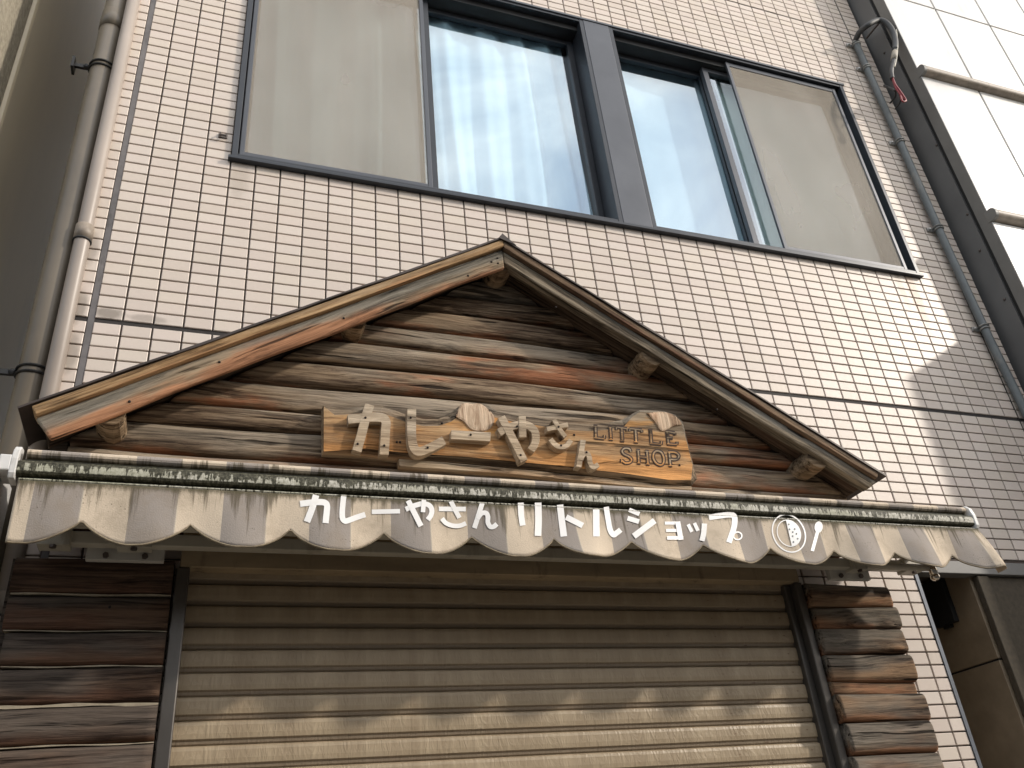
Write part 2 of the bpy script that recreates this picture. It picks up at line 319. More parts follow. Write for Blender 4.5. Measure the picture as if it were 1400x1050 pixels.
def fabric_mat(back=False):
    m, t, b = new_mat('awning_fabric')
    p = objco(t); s = nd(t, 'SeparateXYZ', {0: p}).outputs
    w = mth(t, 'FRACT', mth(t, 'DIVIDE', mth(t, 'ADD', s[0], 0.3924), 0.236719))
    grey = mth(t, 'LESS_THAN', w, 0.5)
    seam = mth(t, 'LESS_THAN', mth(t, 'ABSOLUTE', mth(t, 'SUBTRACT', w, 0.5)), 0.012)
    c = mix(t, grey, (0.63, 0.53, 0.41), (0.315, 0.280, 0.252))
    c = mix(t, mth(t, 'MULTIPLY', seam, 0.25), c, (0.6, 0.55, 0.45))
    weave = noise(t, mapv(t, p, (1, 1, 1)), 260, 2, 0.5)
    c = mix(t, mth(t, 'MULTIPLY', weave, 0.25), c, (0.2, 0.17, 0.13))
    blot = noise(t, p, 9, 6, 0.65)
    c = mix(t, mth(t, 'MULTIPLY', sstep(t, blot, 0.46, 0.66), 0.34), c, (0.24, 0.19, 0.135))
    # mould running down from the front bar
    top = attr(t, 'up')
    run = noise(t, mapv(t, p, (46, 1, 2.0)), 1.0, 6, 0.68)
    area = noise(t, mapv(t, p, (3.2, 1, 1)), 1.0, 3, 0.6)
    thr = mth(t, 'ADD', mth(t, 'ADD', run, mth(t, 'MULTIPLY', mth(t, 'SUBTRACT', top, 0.75), 0.26)), mth(t, 'MULTIPLY', mth(t, 'SUBTRACT', area, 0.5), 0.35))
    rf = mth(t, 'MULTIPLY', sstep(t, thr, 0.505, 0.64), 0.80)
    c = mix(t, rf, c, (0.085, 0.068, 0.042))
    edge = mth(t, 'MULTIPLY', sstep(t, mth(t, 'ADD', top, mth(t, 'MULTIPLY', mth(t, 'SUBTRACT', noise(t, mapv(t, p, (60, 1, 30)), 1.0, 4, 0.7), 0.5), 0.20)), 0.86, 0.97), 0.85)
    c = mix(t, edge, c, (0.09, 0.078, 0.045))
    spk = nd(t, 'TexVoronoi', {'Vector': p, 'Scale': 95.0}).outputs['Distance']
    sf = mth(t, 'MULTIPLY', mth(t, 'SUBTRACT', 1.0, sstep(t, spk, 0.10, 0.24)), sstep(t, noise(t, p, 13, 3, 0.6), 0.50, 0.66))
    c = mix(t, mth(t, 'MULTIPLY', sf, 0.7), c, (0.10, 0.075, 0.05))
    put(t, b, c, 0.75, bump(t, mth(t, 'ADD', mth(t, 'MULTIPLY', weave, 0.2), noise(t, mapv(t, p, (7, 1, 2.2)), 1.0, 3, 0.5)), 0.35, 0.012), None, 0.2)
    return m
M['fabric'] = fabric_mat()
def mould_mat():
    m, t, b = new_mat('mouldy_aluminium')
    p = objco(t)
    n1 = noise(t, mapv(t, p, (95, 20, 14)), 1.0, 4, 0.6)
    n2 = noise(t, mapv(t, p, (5, 6, 6)), 1.0, 4, 0.65)
    n3 = noise(t, mapv(t, p, (140, 60, 120)), 1.0, 4, 0.7)
    z = attr(t, 'up')
    win = mth(t, 'MULTIPLY', sstep(t, mth(t, 'ADD', z, mth(t, 'MULTIPLY', n3, 0.16)), 0.20, 0.30), mth(t, 'SUBTRACT', 1.0, sstep(t, mth(t, 'ADD', z, mth(t, 'MULTIPLY', n3, 0.16)), 0.76, 0.90)))
    clean = mth(t, 'ADD', mth(t, 'ADD', n1, mth(t, 'MULTIPLY', mth(t, 'SUBTRACT', 0.5, z), 0.22)), mth(t, 'ADD', mth(t, 'MULTIPLY', mth(t, 'SUBTRACT', n2, 0.5), 0.45), mth(t, 'MULTIPLY', mth(t, 'SUBTRACT', n3, 0.5), 0.22)))
    mask = mth(t, 'MULTIPLY', sstep(t, clean, 0.475, 0.545), win)
    dark = ramp(t, n3, [(0.35, (0.020, 0.019, 0.012)), (0.52, (0.065, 0.062, 0.040)), (0.70, (0.16, 0.15, 0.11))])
    pale = ramp(t, n3, [(0.30, (0.20, 0.19, 0.145)), (0.55, (0.50, 0.48, 0.41)), (0.75, (0.70, 0.68, 0.63))])
    gr = noise(t, mapv(t, p, (2.2, 3, 3), (4, 0, 0)), 1.0, 3, 0.6)
    pale = mix(t, mth(t, 'MULTIPLY', sstep(t, gr, 0.48, 0.64), 0.6), pale, (0.33, 0.335, 0.235))
    c = mix(t, mask, dark, pale)
    put(t, b, c, 0.6, bump(t, clean, 0.3, 0.004), None, 0.3)
    return m
M['mould'] = mould_mat()
M['groove'] = plain('mould_groove', (0.018, 0.017, 0.010), 0.9, var=0.5, sc=30, dirt=(0.10, 0.10, 0.06))
def print_mat():
    m, t, b = new_mat('white_print'); p = objco(t)
    n = noise(t, p, 30, 5, 0.6)
    put(t, b, mix(t, mth(t, 'MULTIPLY', sstep(t, n, 0.55, 0.75), 0.25), (0.86, 0.85, 0.83), (0.6, 0.56, 0.5)), 0.5)
    return m
M['print'] = print_mat()
M['hem'] = plain('awning_hem', (0.26, 0.21, 0.14), 0.8, var=0.5, sc=25, dirt=(0.09, 0.075, 0.05))

def shutter_mat():
    m, t, b = new_mat('shutter_steel')
    p = objco(t); s = nd(t, 'SeparateXYZ', {0: p}).outputs
    n = noise(t, mapv(t, p, (14, 1, 3)), 1.0, 5, 0.65)
    c = ramp(t, n, [(0.3, (0.30, 0.230, 0.150)), (0.7, (0.42, 0.335, 0.225))])
    rs = noise(t, mapv(t, p, (26, 1, 60)), 1.0, 4, 0.6)
    patch = noise(t, mapv(t, p, (1.6, 1, 7)), 1.0, 3, 0.6)
    rf = mth(t, 'MULTIPLY', sstep(t, rs, 0.63, 0.70), sstep(t, patch, 0.50, 0.62))
    c = mix(t, rf, c, (0.14, 0.07, 0.03))
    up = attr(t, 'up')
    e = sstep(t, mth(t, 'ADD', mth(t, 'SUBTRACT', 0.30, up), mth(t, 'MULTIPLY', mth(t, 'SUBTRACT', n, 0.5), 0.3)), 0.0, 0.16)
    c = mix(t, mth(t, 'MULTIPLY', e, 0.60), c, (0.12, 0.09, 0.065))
    emb = noise(t, mapv(t, p, (46, 1, 15), (0, 0, 2)), 1.0, 2, 0.5, 1.6)
    put(t, b, c, 0.42, bump(t, emb, 0.32, 0.008), None, 0.4)
    return m
M['shutter'] = shutter_mat()
M['rail'] = plain('shutter_rail', (0.125, 0.115, 0.105), 0.35, 0.6, var=0.3, dirt=(0.06, 0.05, 0.04), stretch=(1, 1, 0.2))
M['header'] = plain('header_board', (0.36, 0.27, 0.16), 0.7, var=0.3, sc=6, dirt=(0.035, 0.024, 0.016), stretch=(0.5, 1, 2))

def glass_mat(name, refl, tint):
    m, t, b = new_mat(name); t.nodes.remove(b)
    out = t.nodes['Material Output']
    n = noise(t, objco(t), 1.6, 2, 0.4)
    g = nd(t, 'BsdfGlossy', {'Color': (0.82, 0.92, 1.0, 1), 'Roughness': 0.02, 'Normal': bump(t, n, 0.04, 0.02)})
    tr = nd(t, 'BsdfTransparent', {'Color': rgba(tint)})
    lw = nd(t, 'Fresnel', {'IOR': 1.52}).outputs[0]
    front = mth(t, 'SUBTRACT', 1.0, nd(t, 'NewGeometry').outputs['Backfacing'])          # one coated face per pane
    f = mth(t, 'MULTIPLY', mth(t, 'ADD', mth(t, 'MULTIPLY', lw, 1.2), refl, True), front)
    mx = nd(t, 'MixShader', {0: f, 1: tr.outputs[0], 2: g.outputs[0]})
    t.links.new(mx.outputs[0], out.inputs['Surface'])
    return m
M['glass'] = glass_mat('window_glass', 0.26, (0.84, 0.93, 0.97))
def screen_mat():
    m, t, b = new_mat('insect_screen'); t.nodes.remove(b); out = t.nodes['Material Output']
    p = objco(t)
    n = noise(t, mapv(t, p, (1.8, 1, 0.7)), 1.6, 3, 0.5)
    d = nd(t, 'BsdfDiffuse', {'Color': mix(t, n, (0.30, 0.26, 0.21), (0.62, 0.57, 0.50))})
    tr = nd(t, 'BsdfTransparent')
    mx = nd(t, 'MixShader', {0: 0.42, 1: tr.outputs[0], 2: d.outputs[0]})
    t.links.new(mx.outputs[0], out.inputs['Surface'])
    return m
M['screen'] = screen_mat()
def cloth_mat(name, c0, c1):
    m, t, b = new_mat(name); p = objco(t)
    n = noise(t, mapv(t, p, (3, 1, 1)), 3, 4, 0.6)
    put(t, b, mix(t, n, c0, c1), 0.9)
    return m
M['curtain'] = cloth_mat('curtain_cloth', (0.74, 0.77, 0.80), (0.88, 0.89, 0.90))
M['curtain_beige'] = cloth_mat('curtain_cloth_beige', (0.62, 0.58, 0.50), (0.80, 0.76, 0.68))

# ------------------------------------------------------------------ ground
gb = MB(); gb.box(-60, 60, -60, -1.45, -0.30, -0.004); tag(gb.build('road', M['asphalt']), kind='structure')
gb = MB(); gb.box(-60, 60, -1.45, 12.0, -0.30, 0.10); tag(gb.build('pavement', M['paving']), kind='structure')

ob = thing('unseen_street_building', 'plain dark rendered building added unseen across the street to block the low sky', 'building', (0, -9.5, 0))  # unseen block, added to cut low sky light under the awning
gb = MB(); gb.box(-30, 30, -17, -9.5, -0.004, 5.4); gb.build('facade', plain('dark_render', (0.20, 0.175, 0.145), 0.9), ob)
for k_ in range(12):
    for z_ in (1.2, 3.6):
        gb = MB(); gb.box(-28 + k_ * 5, -25.6 + k_ * 5, -9.52, -9.46, z_, z_ + 1.5); gb.build('window', M['alu_dark'], ob)

# ------------------------------------------------------------------ tiled building
XL, XR, ZT = -0.48, 4.02, 8.6
WX0, WX1, WZ0, WZ1 = 0.0, 3.6, 4.30, 5.83
GY = 0.007
b = MB()
b.box(XL, WX0, GY, 4.0, 0.1, ZT); b.box(WX1, XR, GY, 4.0, 2.672, ZT)
b.box(WX0, WX1, GY, 0.30, 2.672, WZ0); b.box(WX0, WX1, GY, 0.30, WZ1, ZT)
b.box(WX0, 2.872, GY, 0.30, 0.1, 2.672)               # ground floor wall behind shutter and logs
b.box(WX0, WX1, 1.6, 4.0, 2.672, ZT)                   # back of the upper rooms
b.box(WX0, 2.872, 1.6, 4.0, 0.1, 2.672)
building = b.build('tiled_building', M['grout'])
m_ = MB(); m_.box(XL - 0.0025, XL, 0.022, 4.0, 0.1, ZT); m_.build('bounce_facing', M['concrete'], building)  # unseen pale facing, added to bounce light into the left gap
tag(building, 'narrow building faced in pale pinkish beige tiles above the log-clad shop front', 'building')
rb = MB(); rb.box(WX0, WX1, 0.30, 1.59, 4.05, 4.12); rb.box(WX0, WX1, 0.30, 1.59, 6.1, 6.16); rb.box(WX0, WX1, 1.54, 1.598, 4.12, 6.1)
rb.build('room_lining', M['room'], building)

TW, TH = 0.0937, 0.0446
PAL = [(0.594, 0.512, 0.448), (0.589, 0.507, 0.444), (0.637, 0.558, 0.488), (0.593, 0.516, 0.445), (0.59, 0.509, 0.44), (0.637, 0.559, 0.49), (0.629, 0.543, 0.473), (0.618, 0.541, 0.477), (0.634, 0.546, 0.483), (0.621, 0.541, 0.462)]
def tile_geo(w, h, tx=0.0, tz=0.0, d=0.0):
    """one tile: proud face with a small chamfer, back at the grout"""
    c = 0.0022; x, z = w / 2, h / 2
    fr = [(-x + c, 0, -z + c), (x - c, 0, -z + c), (x - c, 0, z - c), (-x + c, 0, z - c)]
    fr = [(a, d + a * tx + q * tz, q) for a, _, q in fr]
    md = [(-x, d + 0.0015, -z), (x, d + 0.0015, -z), (x, d + 0.0015, z), (-x, d + 0.0015, z)]
    bk = [(-x, GY + 0.002, -z), (x, GY + 0.002, -z), (x, GY + 0.002, z), (-x, GY + 0.002, z)]
    fs = [(0, 1, 2, 3)]
    for o in (0, 4): fs += [(o + (i + 1) % 4, o + i, o + 4 + i, o + 4 + (i + 1) % 4) for i in range(4)]
    return fr + md + bk, fs
def tint_mesh(me, cols):
    a = me.color_attributes.new('tint', 'FLOAT_COLOR', 'POINT')
    a.data.foreach_set('color', [x for c in cols for x in (c[0], c[1], c[2], 1)])
# rows
rows = []
z = 4.30
for k in range(-17, 86):
    zc = 4.30 + 0.05 * k + 0.025
    if zc > 6.44: zc += 0.006
    if zc < ZT - 0.1: rows.append(zc)
for k in range(0, 56):
    zc = 3.4325 - 0.0225 - 0.05 * k
    if zc > 0.12: rows.append(zc)
cells = []
for zc in rows:
    cols = [(-0.4445, 0.063)] + [(n * 0.1 + 0.05 + (0.004 if n == -4 else 0), TW - (0.008 if n == -4 else 0)) for n in range(-4, 38)] + [(3.845, 0.082), (3.955, 0.112)]
    for xc, w in cols:
        x0, x1, z0, z1 = xc - w / 2, xc + w / 2, zc - TH / 2, zc + TH / 2
        if x1 > WX0 - 0.02 and x0 < WX1 + 0.02 and z1 > WZ0 - 0.0 and z0 < WZ1 + 0.0:
            if xc > WX0 and xc < WX1:
                if z0 < WZ0 - 0.02: z1 = WZ0
                elif z1 > WZ1 + 0.02: z0 = WZ1
                else: continue
        if zc < 2.69 and xc > 2.80:
            if xc < 2.87 and x0 < 2.86: x1 = 2.868
            else: continue
        if x1 - x0 < 0.02 or z1 - z0 < 0.012: continue
        cells.append(((x0 + x1) / 2, (z0 + z1) / 2, x1 - x0, z1 - z0))
def in_poly(p, poly):
    r = False; n = len(poly)
    for i in range(n):
        (x0, y0), (x1, y1) = poly[i], poly[(i + 1) % n]
        if (y0 > p[1]) != (y1 > p[1]) and p[0] < (x1 - x0) * (p[1] - y0) / (y1 - y0) + x0: r = not r
    return r
HIDE = [(45, 548), (683, 320), (1207, 652), (1335, 695), (1365, 785), (1210, 800), (1290, 1060), (-50, 1060), (-50, 600)]
scored = []
for i, (xc, zc, w, h) in enumerate(cells):
    p = pj((xc, 0, zc))
    if not (-10 < p[0] < 1410 and -10 < p[1] < 1060): continue
    if in_poly(p, HIDE): continue
    q = [pj((xc + sx * w / 2, 0, zc + sz * h / 2)) for sx, sz in ((-1, -1), (1, -1), (1, 1), (-1, 1))]
    scored.append((abs(sum(q[k][0] * q[(k + 1) % 4][1] - q[(k + 1) % 4][0] * q[k][1] for k in range(4))) / 2, i))
scored.sort(reverse=True)
single = set(i for _, i in scored[:298])
proto = {}
rest = MB(); rcols = []
for i, (xc, zc, w, h) in enumerate(cells):
    k = R.randrange(10); tx, tz, d = R.uniform(-.006, .006), R.uniform(-.012, .012), R.uniform(-0.0006, 0.0006)
    if i in single:
        key = (round(w, 3), round(h, 3), k)
        if key not in proto:
            vs, fs = tile_geo(w, h, tx, tz, d); me = bpy.data.meshes.new('tile'); me.from_pydata(vs, [], fs); me.materials.append(M['tile']); tint_mesh(me, [PAL[k]] * len(vs)); proto[key] = me
        o = bpy.data.objects.new('tile', proto[key]); C.objects.link(o); o.location = (xc, 0, zc); attach(o, building)
    else:
        vs, fs = tile_geo(w, h, tx, tz, d); rest.add([(a + xc, y, c + zc) for a, y, c in vs], fs); rcols += [PAL[k]] * len(vs)
me = rest.mesh('tile_field', M['tile'], fix=False); tint_mesh(me, rcols)
o = bpy.data.objects.new('tile_field', me); C.objects.link(o); attach(o, building); o['kind'] = 'stuff'
# expansion joints
j = MB(); j.box(-0.410, -0.390, 0.003, GY + .002, 0.1, ZT); j.build('expansion_joint', M['sealant'], building)
j = MB(); j.box(XL, XR, 0.0058, GY + .003, 3.433, 3.4525); j.build('expansion_joint', M['sealant_dark'], building)
j = MB(); j.box(-0.40, XR, 0.005, GY + .003, 6.447, 6.4585); j.build('expansion_joint', M['sealant_dark'], building)
j = MB(); j.box(3.888, 3.897, 0.004, GY + .002, 2.68, ZT); j.build('expansion_joint', M['sealant_dark'], building)
j = MB(); j.box(XL - 0.003, XL + 0.004, -0.001, 0.02, 0.1, ZT); j.build('corner_trim', M['corner'], building)
j = MB(); j.box(2.869, 2.886, -0.004, 0.03, 0.1, 2.612); j.build('corner_trim', M['corner'], building)
j = MB(); j.box(2.872, XR, -0.012, 0.05, 2.612, 2.668); j.build('edge_trim', M['mid_grey'], building, bev=0.003)

# ------------------------------------------------------------------ windows: two sliding units with a wide post between
def ring(mb, x0, x1, z0, z1, w, y0, y1, wb=None, wt_=None, wr=None):
    wb = w if wb is None else wb; wt_ = w if wt_ is None else wt_; wr = w if wr is None else wr
    mb.box(x0, x0 + w, y0, y1, z0, z1); mb.box(x1 - wr, x1, y0, y1, z0, z1)
    mb.box(x0 + w, x1 - wr, y0 + .0015, y1, z0, z0 + wb); mb.box(x0 + w, x1 - wr, y0 + .0015, y1, z1 - wt_, z1)
def window(x0, x1, screen, panes, lab):
    f = MB(); ring(f, x0, x1, WZ0, WZ1, 0.024, -0.018, 0.16, wb=0.030, wt_=0.022)
    f.box(x0 + .024, x1 - .024, -0.010, -0.004, WZ0 + .03, WZ0 + .038)
    w = f.build('window', M['alu'], building, bev=0.002); w['label'] = lab
    tr = MB(); tr.box(x0 + .024, x1 - .024, 0.02, 0.155, WZ1 - .060, WZ1 - .0225); tr.build('track', M['alu_dark'], w)
    tr = MB(); tr.box(x0 + .024, x1 - .024, 0.06, 0.155, WZ0 + .0305, WZ0 + .040); tr.build('track', M['alu_dark'], w)
    sx0, sx1 = screen
    s = MB(); ring(s, sx0, sx1, WZ0 + .0385, WZ1 - .030, 0.020, 0.002, 0.016, wb=0.028, wt_=0.03)
    s.build('screen_frame', M['alu_light'], w, bev=0.0015)
    s = MB(); s.box(sx0 + .018, sx1 - .018, 0.008, 0.0095, WZ0 + .06, WZ1 - .055); s.build('insect_screen', M['screen'], w)
    for (px0, px1, y, fm) in panes:
        s = MB(); ring(s, px0, px1, WZ0 + .0405, WZ1 - .045, 0.036, y, y + 0.03, wb=0.045, wt_=0.045)
        s.build('sash', fm, w, bev=0.002)
        s = MB(); s.box(px0 + .034, px1 - .034, y + .011, y + .017, WZ0 + .082, WZ1 - .088); s.build('pane', M['glass'], w)
window(0.0, 1.795, (0.030, 0.862), [(0.026, 0.905, 0.055, M['alu']), (0.872, 1.770, 0.098, M['alu'])], 'left window unit with beige screen beside blue reflecting pane')
window(1.955, 3.6, (2.742, 3.545), [(1.978, 2.640, 0.098, M['alu']), (2.600, 3.572, 0.055, M['alu_light'])], 'right window unit with narrow curtain strip and beige screen')
j = MB(); j.box(1.7955, 1.9545, -0.020, 0.10, WZ0 + 0.012, WZ1 - .006)
p_ = j.build('window_post', M['alu_light'], building, bev=0.003)
j = MB(); j.box(-0.012, 3.612, -0.026, 0.006, WZ0 - .006, WZ0 + .009); j.build('window_sill', M['alu'], building, bev=0.002)
j = MB(); j.box(-0.012, 3.612, -0.024, 0.006, WZ1 - .004, WZ1 + .012); j.build('window_head', M['alu_light'], building, bev=0.002)
j = MB(); j.box(1.80, 1.95, 0.10, 0.3, WZ0, WZ1); j.build('post_core', M['alu_dark'], building)

def curtain(x0, x1, y, z0, z1, fold, amp, mat, label, hem=0.0, seed=1):
    rr = random.Random(seed); nx, nz = 150, 14; mb = MB(); vs = []
    ph = [rr.uniform(0, 6.28) for _ in range(4)]
    for i in range(nx + 1):
        u = i / nx; x = x0 + (x1 - x0) * u
        a = math.sin(2 * math.pi * (x / fold) + ph[0] + 0.7 * math.sin(x * 5 + ph[1])) + 0.35 * math.sin(2 * math.pi * x / fold * 2.3 + ph[2])
        for k in range(nz + 1):
            t = k / nz
            zz = z0 + hem * abs(math.sin(math.pi * x / fold)) * (1 - t) ** 3 + (z1 - z0) * t
            vs.append((x + 0.015 * math.sin(3 * t + ph[3] + x * 9), y + amp * a * (1 - 0.45 * t), zz))
    fs = [(i * (nz + 1) + k, (i + 1) * (nz + 1) + k, (i + 1) * (nz + 1) + k + 1, i * (nz + 1) + k + 1) for i in range(nx) for k in range(nz)]
    mb.add(vs, fs); o = mb.build('curtain', mat, None, smooth=True, fix=False)
    tag(o, label, 'curtain', 'curtains behind the upstairs windows'); return o
curtain(0.05, 0.85, 0.145, 4.36, 6.0, 0.21, 0.036, M['curtain_beige'], 'pale curtain behind the screen at the far left of the upstairs window', seed=2)
curtain(0.86, 1.74, 0.160, 4.40, 6.0, 0.20, 0.022, M['curtain'], 'white curtain in soft folds with a scalloped hem behind the blue pane', hem=0.05, seed=5)
curtain(2.02, 2.70, 0.19, 4.36, 6.0, 0.5, 0.010, M['curtain'], 'flat pale curtain behind the sky-reflecting pane right of the grey post', seed=9)
curtain(2.71, 3.54, 0.13, 4.36, 6.0, 0.42, 0.012, M['curtain_beige'], 'pale curtain behind the screen at the far right of the upstairs window', seed=12)
hk = MB(); hk.sweep([(-0.052, 0.004, 4.43), (-0.052, -0.018, 4.43), (-0.052, -0.022, 4.415), (-0.030, -0.022, 4.413), (-0.028, -0.02, 4.428)], 0.004, 6)
hk.box(-0.060, -0.024, -0.006, 0.001, 4.418, 4.438)
tag(hk.build('metal_hook', M['bolt']), 'small rusty metal hook on the tiles left of the upstairs window', 'hook')

# ------------------------------------------------------------------ half-log pieces
def log_mesh(x0, x1, z0, z1, yb, depth, rr, nx=None, cut=None, flat=0.75, wob=0.006, tilt=0.0, knots=()):
    """half-round log lying along X, front at yb-depth; returns MB and up values.  cut: function giving the (x0,x1) allowed at height z"""
    nx = nx or max(8, int((x1 - x0) / 0.035)); nr = 12
    vs = []; up = []; mb = MB(); H = z1 - z0; zc = (z0 + z1) / 2
    p1, p2, p3, p4 = (rr.uniform(0, 6.28) for _ in range(4)); f1, f2 = rr.uniform(2.5, 4.5), rr.uniform(6, 9)
    for i in range(nx + 1):
        u = i / nx
        for k in range(nr + 1):
            a = -math.pi / 2 + math.pi * k / nr
            s_, c_ = math.sin(a), math.cos(a)
            zz = zc + H / 2 * 0.985 * (abs(s_) ** flat) * (1 if s_ > 0 else -1)
            xa, xb = (x0, x1) if cut is None else cut(zz)
            x = xa + (xb - xa) * u
            w = wob * (math.sin(f1 * x + p1) + 0.6 * math.sin(f2 * x + p2 + s_))
            d = depth * (abs(c_) ** 0.62) * (1 + 0.09 * math.sin(f1 * x * 0.8 + p3)) + w * 0.7 * c_
            zz += w * 0.7 * (1 - 0.3 * abs(s_)) + tilt * (x - (x0 + x1) / 2)
            for kx, kz, kr, kh in knots:
                q = ((x - kx) / (kr * 2.2)) ** 2 + ((zz - kz) / kr) ** 2
                if q < 4: d += kh * math.exp(-q * 1.6)
            vs.append((x, yb - d, zz)); up.append(k / nr)
    n = nr + 1
    fs = [(i * n + k, (i + 1) * n + k, (i + 1) * n + k + 1, i * n + k + 1) for i in range(nx) for k in range(nr)]
    fs += [tuple(range(n)), tuple(nx * n + k for k in range(n))][::1]
    mb.add(vs, fs); return mb, up
def put_log(name, parent, mat, *a, **k):
    mb, up = log_mesh(*a, **k)
    return mb.build(name, mat, parent, smooth=True, up=up)

# ------------------------------------------------------------------ log gable over the awning
gable = thing('log_gable', 'weathered timber gable of stacked half logs under a pitched roof edge above the awning', 'gable', (1.05, -0.15, 2.6))
AX, SL, ZU = 1.0616, 0.603, 3.787           # ridge position, slope, underside height at the ridge
cosl = 1 / math.sqrt(1 + SL * SL); ang = math.atan(SL)
bnd = [2.665, 2.765, 2.845, 2.90, 3.007, 3.088, 3.192, 3.294, 3.395, 3.486, 3.584, 3.672, 3.770]
rr = random.Random(3)
bk = MB(); bk.prism([(-0.37, -0.045, 2.665), (2.50, -0.045, 2.665), (2.50, -0.045, 2.90), (AX, -0.045, 3.765), (-0.37, -0.045, 2.90)], [(-0.37, -0.004, 2.665), (2.50, -0.004, 2.665), (2.50, -0.004, 2.90), (AX, -0.004, 3.765), (-0.37, -0.004, 2.90)])
bk.build('backing_board', M['log_dark'], gable)
for i in range(len(bnd) - 1):
    def cut(zz):
        h = max(0.02, (ZU + 0.008 - zz) / SL); return (max(-0.375, AX - h), min(2.53, AX + h))
    put_log('log', gable, M['log'], -0.375, 2.53, bnd[i] - 0.002, bnd[i + 1] + 0.002, -0.045, rr.uniform(0.064, 0.076), rr, cut=cut, nx=90, flat=0.50, tilt=rr.uniform(-0.003, 0.003), wob=0.004)
pb = MB(); pb.box(-0.43, -0.385, -0.07, -0.02, 2.665, 2.93); pb.build('corner_post', M['log_dark'], gable)
# roof: boards and metal along each slope, built in their own frame (X along the slope) and rotated
def slope_piece(name, side, u0, u1, y0, y1, n0, n1, mat, endcut=0.0, bev=0.003, wav=0.0, nx=24):
    """box along the slope: u distance from the ridge, n height above the underside line"""
    mb = MB(); vs = []; q = random.Random(int(abs(n0) * 1000) + (5 if side > 0 else 9))
    p1, p2 = q.uniform(0, 6), q.uniform(0, 6)
    for i in range(nx + 1):
        u = u0 + (u1 - u0) * i / nx; w = wav * (math.sin(u * 7 + p1) + 0.5 * math.sin(u * 17 + p2))
        for y, n in ((y0, n0), (y1, n0), (y1, n1), (y0, n1)):
            uu = u
            if i == 0: uu = u - n * SL        # plumb cut on the ridge line
            if i == nx: uu = u + endcut * (n - n0)
            vs.append((uu * side, y, n + (w if n == n0 else w * 0.4)))
    fs = [(i * 4 + k, i * 4 + (k + 1) % 4, (i + 1) * 4 + (k + 1) % 4, (i + 1) * 4 + k) for i in range(nx) for k in range(4)] + [(0, 1, 2, 3), (nx * 4, nx * 4 + 1, nx * 4 + 2, nx * 4 + 3)]
    mb.add(vs, fs)
    o = mb.build(name, mat, None, bev=bev)
    o.location = (AX, 0, ZU); o.rotation_euler = (0, ang if side > 0 else -ang, 0)
    bpy.context.view_layer.update()
    attach(o, gable); return o
LEN = {-1: 1.735, 1: 1.735}
for side in (-1, 1):
    L = LEN[side]
    l0, l1, b0, thick = (0.0347, 0.0648, -0.047, 0.020) if side < 0 else (0.0270, 0.0561, -0.0245, 0.046)
    for k_ in range(2):
        ya = -0.250 + thick + 0.002 if k_ == 0 else -0.124
        slope_piece('roof_board', side, 0.0, L, ya, -0.126 if k_ == 0 else -0.006, l0 - 0.018, l0 - 0.002, M['soffit'], bev=0.002)
    slope_piece('bargeboard', side, 0.0, L + (0.006 if side < 0 else 0.0), -0.250, -0.250 + thick, b0, l0 - 0.0015, M['barge'] if side < 0 else M['barge_grey'], endcut=0.12 if side < 0 else 0.5, bev=0.006, wav=0.0028)
    slope_piece('roof_lath', side, 0.0, L + 0.012, -0.268, -0.200, l0, l1, M['lath'] if side < 0 else M['lath_dark'], bev=0.003, wav=0.0012)
    slope_piece('roof_metal', side, 0.0, L + 0.046, -0.274, -0.005, l1 + 0.0015, l1 + 0.009, M['roof_metal'], bev=0.0, wav=0.0020, nx=60)
cp = MB(); cp.prism([(AX - .022, -0.277, ZU + .072), (AX + .05, -0.277, ZU + .046), (AX - .004, -0.277, ZU + .097)], [(AX - .022, -0.01, ZU + .072), (AX + .05, -0.01, ZU + .046), (AX - .004, -0.01, ZU + .097)])
cp.build('ridge_cap', M['roof_metal'], gable)
# purlin ends
for x, off, r_ in ((0.482, 0.045, 0.040), (-0.262, 0.030, 0.045), (1.67, 0.050, 0.048), (2.34, 0.045, 0.048), (AX + 0.005, 0.06, 0.050)):
    zc = ZU - abs(x - AX) * SL - r_ / cosl + off - 0.004
    mb = MB(); q = random.Random(int(x * 100)); rings = 5; n = 14; vs = []
    for i in range(rings):
        y = -0.222 + 0.14 * i / (rings - 1)
        for k in range(n):
            a = 2 * math.pi * k / n; rad = r_ * (1 + 0.05 * math.sin(3 * a + x * 7)) * (0.93 if i == 0 else 1)
            vs.append((x + rad * math.cos(a), y - (0.004 if i == 0 else 0), zc + rad * math.sin(a)))
    fs = [(i * n + k, i * n + (k + 1) % n, (i + 1) * n + (k + 1) % n, (i + 1) * n + k) for i in range(rings - 1) for k in range(n)] + [tuple(range(n)), tuple((rings - 1) * n + k for k in range(n))]
    mb.add(vs, fs); mb.build('purlin', M['endgrain'], gable)
nl = MB()
for px, py in ((680, 353), (672, 358), (681, 360), (640, 377), (470, 435), (177, 549), (300, 495), (760, 420), (980, 560)):
    p = bp(px, py, -0.2505); nl.ball(p, 0.0045, 5)
nl.build('nail', M['nail'], gable)

